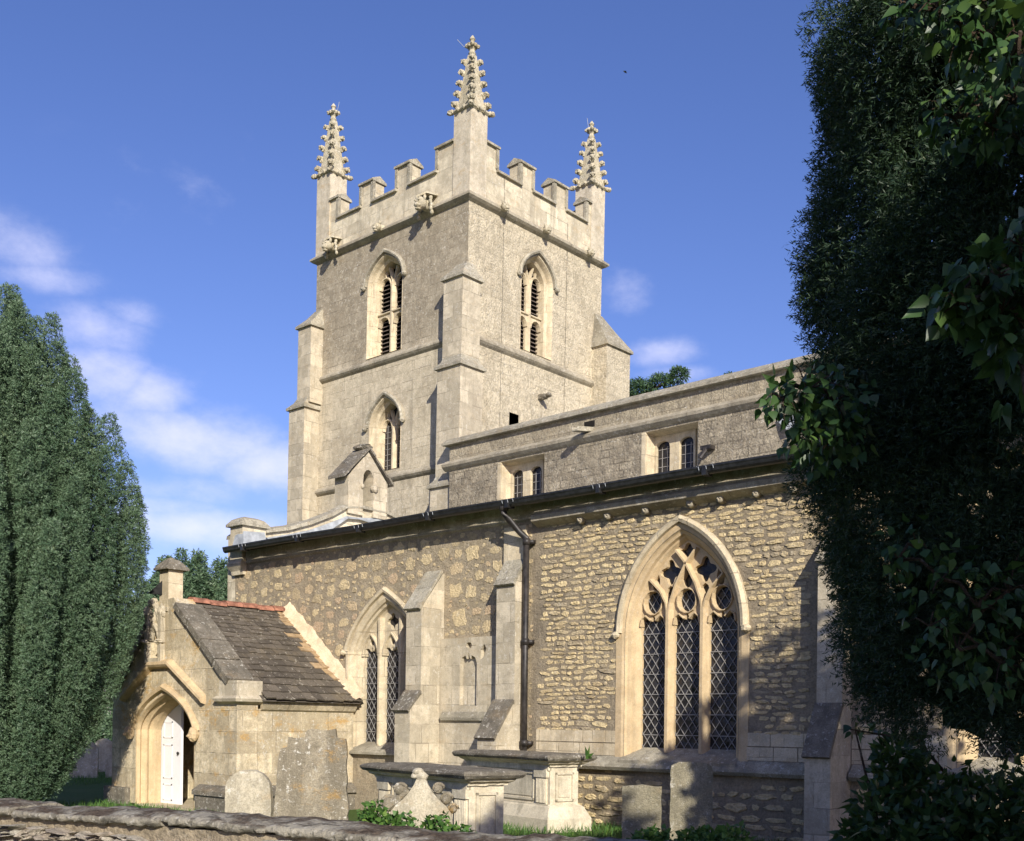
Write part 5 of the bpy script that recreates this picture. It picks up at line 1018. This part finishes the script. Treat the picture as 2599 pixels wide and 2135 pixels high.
# ------------------------------------------------------------------ trees
def trunk(mb, x, y, h, r, lean=(0, 0)):
    mb.tube([(x, y, -.1), (x+lean[0]*.3, y+lean[1]*.3, h*.3), (x+lean[0]*.7, y+lean[1]*.7, h*.65), (x+lean[0], y+lean[1], h)], [r*1.25, r, r*.7, r*.25], 9)
def fastigiate(name, x, y, prof, label, nplume, per, mat, ln, wd, group=None, z0=.25, leafn=5, seed=1, cat='yew tree', lump=.2):
    """upright yew: ascending plumes fan out of the foot, each a string of leafy lumps; prof = [(z, radius)] silhouette"""
    rg = np.random.default_rng(seed); r = empty(name, (x, y, 0)); tag(r, label, cat, group)
    zs = np.array([p[0] for p in prof]); rs = np.array([p[1] for p in prof]); ztop = zs[-1]; rm = rs.max()
    t_ = MB(); trunk(t_, 0, 0, ztop*.55, .16); Ps, As, Vs, Is = [], [], [], []
    zw = zs[np.argmax(rs)]; vx, vy = x/math.hypot(x, y), y/math.hypot(x, y)
    for i in range(nplume):                        # plumes fan out from the foot, stand upright and end in free points
        az = i*2.39996+rg.random()*.5; rp = rm*min(1, math.sqrt((i+.5)/nplume)*1.02)*(1-.04*rg.random()); zz = np.linspace(zw, ztop, 120); ok = zz[np.interp(zz, zs, rs) >= rp]
        zend = (ok[-1] if len(ok) else zw)+lump*(-.6+4.6*rg.random()**1.4)
        if rp > rm*.8: zend -= (zend-z0)*.38*rg.random()*(i % 2)
        tone = rg.normal()*.10; sway = rg.random()*6.28; z = z0+rg.random()*lump; pr_ = lump*(.75+.45*rg.random()); ph = rg.random()*6.28
        far = math.cos(az)*vx+math.sin(az)*vy > .45 and rp > .5*rm
        while z < zend:
            R_ = np.interp(min(z, zw), zs, rs)*rp/rm if z < zw else rp
            tp = min(1, (zend-z)/(lump*4.2)+.28); a_ = az+.30*lump/max(R_, .4)*math.sin(z*1.1+sway); rad_ = max(.02, R_-lump*.8); ax_ = np.array([math.cos(a_)*rad_, math.sin(a_)*rad_, z])
            for q_ in range(1 if far else 3):        # little bushy tufts all round the plume
                ph += 2.4+rg.normal()*.3; sl = lump*(.46+.22*rg.random())*(.55+.45*tp); o_ = np.array([math.cos(ph), math.sin(ph), 0]); c = ax_+o_*max(0, pr_*tp-sl*.55)+np.array([0, 0, rg.normal()*.06*lump])
                n = int(per*(sl/lump/.55)**1.4)+3; v = unit(rg.normal(size=(n, 3))+o_*.7+np.array([0, 0, .35]))
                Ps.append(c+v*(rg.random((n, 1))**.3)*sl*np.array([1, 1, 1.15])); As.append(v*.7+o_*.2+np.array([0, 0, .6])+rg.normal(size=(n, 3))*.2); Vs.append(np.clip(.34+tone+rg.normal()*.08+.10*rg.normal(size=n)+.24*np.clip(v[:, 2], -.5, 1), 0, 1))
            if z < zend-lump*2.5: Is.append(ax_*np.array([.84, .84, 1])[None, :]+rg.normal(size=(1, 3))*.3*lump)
            z += lump*.50
    Pn, An, Vn = np.concatenate(Ps), np.concatenate(As), np.concatenate(Vs)
    Bn, Dn, ix = sprigs(Pn, An, leafn, ln*1.2, .8)
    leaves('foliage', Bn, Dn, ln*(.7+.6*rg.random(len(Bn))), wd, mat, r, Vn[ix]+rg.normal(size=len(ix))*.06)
    In = np.concatenate(Is); leaves('inner_foliage', In, rg.normal(size=In.shape)+np.array([0, 0, 1.5]), lump*1.2, lump*.65, 'yewd', r, np.full(len(In), .0))  # inner leaves coloured dark, painting the shade in gaps between plumes
    t_.build('trunk', 'bark', r)
    return r
S_ = 19/16
def d_at(x, y, t_): d = FWD+rx*(x-1299.5)/2800+ry*(1838-y)/2800; return Vector((0, 0, EYE))+d*t_
q = d_at(22, 1820, 19)
fastigiate('yew_tree', q.x, q.y, [(.2, .62), (.6, .95), (1.4, 1.42), (2.2, 1.85), (3.2, 2.16), (4.3, 2.30), (5.0, 2.24), (6.0, 1.98), (6.8, 1.60), (7.4, 1.25), (7.9, .9), (8.4, .5), (8.6, .12)], 'tall upright Irish yew of many vertical plumes, closest to the porch door', 64, 32, 'yew', .048, .0125, None, .2, 5, 11, lump=.215)
# clipped yews standing behind the church to the west
for i, (px, py, dd, w_) in enumerate([(372, 1470, 40, 1.2), (420, 1432, 42, 1.4), (462, 1418, 43, 1.4), (505, 1425, 42, 1.3), (548, 1428, 43, 1.4), (585, 1452, 42, 1.3), (250, 1790, 44, 1.9), (190, 1770, 46, 2.0)]):
    p = d_at(px, py+32, dd); h = p.z
    fastigiate('yew_tree', p.x, p.y, [(.2, .7*w_), (1.2, w_), (h*.55, w_*.95), (h*.8, w_*.6), (h*.93, w_*.3), (h, .06)],
        ['slim dark yew half hidden by the tall upright yew', 'spiky yew between the tall upright yew and the porch gable pier', 'spiky yew next to the porch gable pier, over the start of the ridge', 'spiky yew above the middle of the porch ridge', 'spiky yew above the wall end of the porch ridge', 'yew touching the west corner of the aisle', 'low rounded yew behind the far headstones', 'low broad yew at the back of the lawn'][i], 26, 12, 'yew', .15, .05, 'background yews west of the church', .1, 4, 20+i, lump=.36)
# pine behind the nave
def pine(name, x, y, h, clumps, label):
    r = empty(name, (x, y, 0)); tag(r, label, 'pine tree'); t_ = MB(); trunk(t_, 0, 0, h, .35)
    Ps, As = [], []
    for cx, cy, cz, rr, n in clumps:
        t_.tube([(0, 0, cz-1.2), (cx*.6, cy*.6, cz-.6), (cx, cy, cz)], [.12, .08, .04], 6)
        v = unit(RNG.normal(size=(n, 3))); p = v*(RNG.random((n, 1))**.45)*np.array([rr, rr, rr*.62])+np.array([cx, cy, cz]); Ps.append(p); As.append(v+np.array([0, 0, .5]))
    Pn, An = np.concatenate(Ps), np.concatenate(As); Bn, Dn, ix = sprigs(Pn, An, 6, .25, .9); leaves('crown', Bn, Dn, .26, .05, 'pine', r); t_.build('trunk', 'bark', r); return r
pine('pine_tree', -36.5, 48.6, 19.8, [(-.2, -.2, 19.6, .9, 300), (.9, .3, 19.9, .7, 240), (1.9, .9, 20.2, .6, 200), (2.7, 1.4, 20.6, .5, 140), (.3, 0, 18.6, 1.0, 320), (1.5, .5, 18.7, .8, 240), (-1.4, -.6, 18.9, .9, 240), (-.6, 0, 17.6, 1.2, 300), (1.4, .6, 17.4, 1.2, 300)], 'pine crown showing above the nave parapet close beside the tower')
pine('pine_tree', -30.6, 50.0, 18.4, [(0, 0, 20.3, .28, 60), (.0, 0, 19.4, .8, 200), (.6, .2, 18.4, 1.2, 300), (-.8, -.2, 18.0, 1.2, 300)], 'tip of a second pine just breaking the nave parapet').location.z -= .55

# the big drooping yew at the right, in shade, hung with ivy
YX, YY = -2.05, 7.06
KY = .63
ry_ = empty('yew_tree', (YX*KY, YY*KY, EYE*(1-KY))); ry_.scale = (KY, KY, KY); tag(ry_, 'big dark shaded yew hung with ivy, close behind the boundary wall', 'yew tree')
def big_yew():
    rg = np.random.default_rng(5); tr_ = MB(); trunk(tr_, .25, .25, 5.6, .24); tr_.tube([(.25, .25, -.9), (.25, .25, .1)], .3, 9); Ps, As, Vs, Is = [], [], [], []
    lt = np.array([-RT.x, -RT.y, 0]); fr = np.array([-FWD.x, -FWD.y, 0])
    for i in range(1500):
        az = rg.random()*2*math.pi; z = 1.3+4.75*rg.random(); o = np.array([math.cos(az), math.sin(az), 0]); L_, F_ = o@lt, o@fr
        if F_ < -.55 or L_ < -.75: continue
        R_ = np.interp(z, [1.2, 1.6, 2.2, 2.8, 3.4, 3.9, 4.4, 5.2, 5.75, 5.9, 6.05], [.60, 1.0, 1.30, 1.36, 1.48, 1.44, 1.39, 1.45, 1.47, .85, .15])*(1+.05*math.sin(az*5+z*2.1)+.04*math.sin(z*4.3+az*2))
        lr = .15+.13*rg.random(); rad_ = R_-lr*.75-abs(rg.normal())*.10; c = o*rad_; c[2] = z
        if z < 1.42+.58*np.clip((c@lt+.1)/1.3, 0, 1): continue
        n = int(120*(lr/.2)**2); v = unit(rg.normal(size=(n, 3))); d = v@(o+np.array([0, 0, .1])); v = np.where((d < -.3)[:, None], -v, v)
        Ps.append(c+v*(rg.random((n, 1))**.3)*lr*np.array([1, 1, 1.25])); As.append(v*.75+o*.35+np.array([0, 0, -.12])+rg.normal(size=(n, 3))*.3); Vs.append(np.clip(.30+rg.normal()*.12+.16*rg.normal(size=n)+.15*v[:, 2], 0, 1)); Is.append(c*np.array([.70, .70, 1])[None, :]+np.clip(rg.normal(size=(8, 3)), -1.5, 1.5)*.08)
    Pn, An, Vn = np.concatenate(Ps), np.concatenate(As), np.concatenate(Vs); Bn, Dn, ix = sprigs(Pn, An, 8, .085, .7)
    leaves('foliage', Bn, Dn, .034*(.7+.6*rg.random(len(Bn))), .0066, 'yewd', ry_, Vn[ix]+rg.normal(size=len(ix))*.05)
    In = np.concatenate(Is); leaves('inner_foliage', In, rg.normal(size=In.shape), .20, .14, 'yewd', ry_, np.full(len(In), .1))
    for i in range(26):
        a = i*2.4; zz = 1.7+4.6*i/26; tr_.tube([(.25, .25, zz-.3), (.6*math.cos(a), .6*math.sin(a), zz+.05), (1.05*math.cos(a), 1.05*math.sin(a), zz-.02)], [.05, .03, .012], 5)
    tr_.build('trunk', 'bark', ry_)
big_yew()
iv = empty('ivy', (YX*KY, YY*KY, EYE*(1-KY))); iv.scale = (KY, KY, KY); tag(iv, 'glossy ivy sprays climbing through the big dark yew', 'ivy'); II = Matrix.Translation((YX, YY, 0)).inverted()
def spray(pix, n, size, seed, grow=(0, 0, -1), thick=.16):
    """leafy spray whose visible extent follows a few points of the picture, at a real distance"""
    rg = np.random.default_rng(seed); Ps, As = [], []; st = MB(); pts = [d_at(*p[:3]) for p in pix]
    for p, (px, py, t_, rr) in zip(pts, pix):
        k = int(n*rr*rr); v = unit(rg.normal(size=(k, 3))); q = v*(rg.random((k, 1))**.4)*rr*np.array([1, 1, .85])+np.array(p); Ps.append(q); As.append(v*.55+np.array([0, 0, -.75])+np.array([-FWD.x, -FWD.y, 0])*.35+rg.normal(size=(k, 3))*.3)
    Pn, An = np.concatenate(Ps), np.concatenate(As); m_ = len(Pn)
    o = leaves('foliage', Pn, An, rg.uniform(size*.7, size*1.25, m_), rg.uniform(size*.5, size*.8, m_), 'ivy', None, None, 'leaf'); o.parent = iv; o.matrix_parent_inverse = II
    for a, b in zip(pts[:-1], pts[1:]): st.tube([a, (a+b)/2+Vector((0, 0, .05)), b], [.012, .010, .006], 5)
    for q in Pn[::9]: 
        c_ = min(pts, key=lambda p: (p-Vector(q)).length); st.tube([c_, Vector(q)*.6+c_*.4+Vector((0, 0, .03)), Vector(q)], [.005, .004, .002], 4)
    o2 = st.build('stem', 'bark', None); o2.parent = iv; o2.matrix_parent_inverse = II
spray([(2120, 1020, 5.95, .24), (2050, 990, 5.85, .20), (1985, 1010, 5.8, .15), (2040, 1090, 5.85, .17), (2110, 1120, 5.9, .22)], 2200, .072, 1)
spray([(2590, 690, 4.6, .22), (2500, 720, 4.5, .20), (2430, 770, 4.45, .13), (2540, 800, 4.5, .20), (2600, 830, 4.5, .2), (2590, 620, 4.55, .14)], 2000, .095, 2)
spray([(2590, 20, 4.7, .22), (2480, 10, 4.7, .2), (2380, 15, 4.75, .18), (2290, 10, 4.8, .10), (2500, 110, 4.7, .17), (2580, 130, 4.6, .2), (2440, 90, 4.75, .14)], 1700, .08, 3)
spray([(2580, 260, 5.2, .24), (2480, 270, 5.25, .22), (2420, 300, 5.3, .18), (2520, 330, 5.25, .18), (2590, 90, 4.35, .09), (2585, 140, 4.3, .08)], 1400, .075, 4)
spray([(2330, 1390, 5.7, .20), (2280, 1420, 5.7, .10), (2390, 1470, 5.6, .24), (2480, 1540, 5.5, .28), (2560, 1500, 5.5, .28), (2430, 1650, 5.55, .25), (2540, 1680, 5.5, .25), (2360, 1590, 5.6, .14)], 1000, .07, 5)
spray([(2590, 930, 4.5, .12), (2600, 1000, 4.4, .10)], 900, .10, 6)
# shrub at the lower right
sh = empty('shrub', (-2.1, 5.0, 0)); tag(sh, 'dark leafy shrub under the drooping big yew, in front of the buttress', 'shrub'); SI = Matrix.Translation((-2.1, 5.0, 0)).inverted()
def shrub():
    rg = np.random.default_rng(9); Ps, As = [], []; st = MB()
    for px, py, t_, rr, n in [(2290, 2000, 5.2, .17, 330), (2280, 1930, 5.2, .11, 170), (2245, 2080, 5.1, .17, 300), (2370, 2060, 5.1, .20, 380), (2470, 2100, 5.0, .22, 400), (2580, 2080, 5.0, .22, 380), (2190, 2130, 5.1, .12, 160), (2420, 2160, 4.9, .25, 420), (2300, 2180, 4.9, .25, 420), (2560, 2180, 4.9, .25, 420), (2500, 2010, 5.1, .09, 60), (2330, 1890, 5.3, .05, 22), (2230, 1860, 5.3, .05, 16), (2170, 1850, 5.3, .05, 14), (2420, 1960, 5.2, .07, 30), (2590, 1990, 5.0, .10, 70)]:
        p = d_at(px, py, t_); v = unit(rg.normal(size=(n, 3))); Ps.append(v*(rg.random((n, 1))**.42)*rr+np.array(p)); As.append(v*.7+np.array([0, 0, -.15])+rg.normal(size=(n, 3))*.35); st.tube([Vector((-2.1, 5.0, 0)), Vector((-2.1, 5.0, 0))*.4+p*.6+Vector((.05, 0, .1)), p], [.014, .010, .004], 5)
    Pn, An = np.concatenate(Ps), np.concatenate(As); n = len(Pn); o = leaves('foliage', Pn, An, rg.uniform(.04, .075, n), rg.uniform(.022, .04, n), 'ivy', None, None, 'leaf'); o.parent = sh; o.matrix_parent_inverse = SI
    a = d_at(2430, 2000, 5.2); b = d_at(2330, 1880, 5.25); c_ = d_at(2150, 1850, 5.3); st.tube([Vector((-2.1, 5.0, .4)), a, b, (b+c_)/2, c_], [.018, .012, .009, .006, .003], 6); o = st.build('stem', 'bark', None); o.parent = sh; o.matrix_parent_inverse = SI
shrub()
# lime trees along the lane, outside the view: they shade the right-hand yew and the tombs
def lane_tree(x, y, h, rr, zb, label, n=5200, seed=3):
    rg = np.random.default_rng(seed); r = empty('lime_tree', (x, y, 0)); tag(r, label, 'lime tree'); t_ = MB(); trunk(t_, 0, 0, h*.7, .22)
    v = unit(rg.normal(size=(n, 3))); q = (rg.random((n, 1))**.45); zc = (h+zb)/2; Pn = v*q*np.array([rr, rr, (h-zb)/2])*(1+.16*inst_noise(v, 3, seed))[:, None]+np.array([0, 0, zc]); leaves('crown', Pn, rg.normal(size=(n, 3))+v, .19, .15, 'ivy', r, None, 'leaf')
    for i in range(12): a = i*2.4; t_.tube([(0, 0, zb+.3*i), (math.cos(a)*rr*.4, math.sin(a)*rr*.4, zb+.6+.4*i)], [.06, .02], 5)
    t_.build('trunk', 'bark', r)
lane_tree(4.2, 1.6, 8.0, 1.6, 1.6, 'leafy lime tree beside the lane that shades the big dark yew', 12000)
lane_tree(4.6, -.3, 6.5, 1.05, 1.4, 'young lime tree at the lane edge, slimmest of the three limes', 7000, 6)
lane_tree(.75, 7.6, 7.1, 1.7, .6, 'bushy lime tree behind the big dark yew whose shadow falls on the buttress', 12000, 8)
# far trees closing the horizon
rg = np.random.default_rng(2)
# a bird high in the sky
b = MB(); b.blob((0, 0, 0), (.20, .07, .06), 8, 6); b.blob((.20, 0, .03), (.06, .05, .05), 7, 5); b.add([(-.18, -.02, 0), (-.34, -.07, .0), (-.34, .07, .0), (-.18, .02, 0)], [(0, 1, 2, 3)]); 
for sg in (-1, 1): b.add([(.10, sg*.05, .02), (.04, sg*.28, .14), (-.08, sg*.55, .06), (-.10, sg*.25, .10), (-.06, sg*.05, .02)], [(0, 1, 2, 3, 4)])
bo_ = b.build('bird', 'iron'); bo_.location = d_at(1586, 183, 60); bo_.scale = (.5, .5, .5); bo_.rotation_euler = (.6, .3, 1.2); tag(bo_, 'small dark bird flying in the blue sky right of the tower', 'bird')
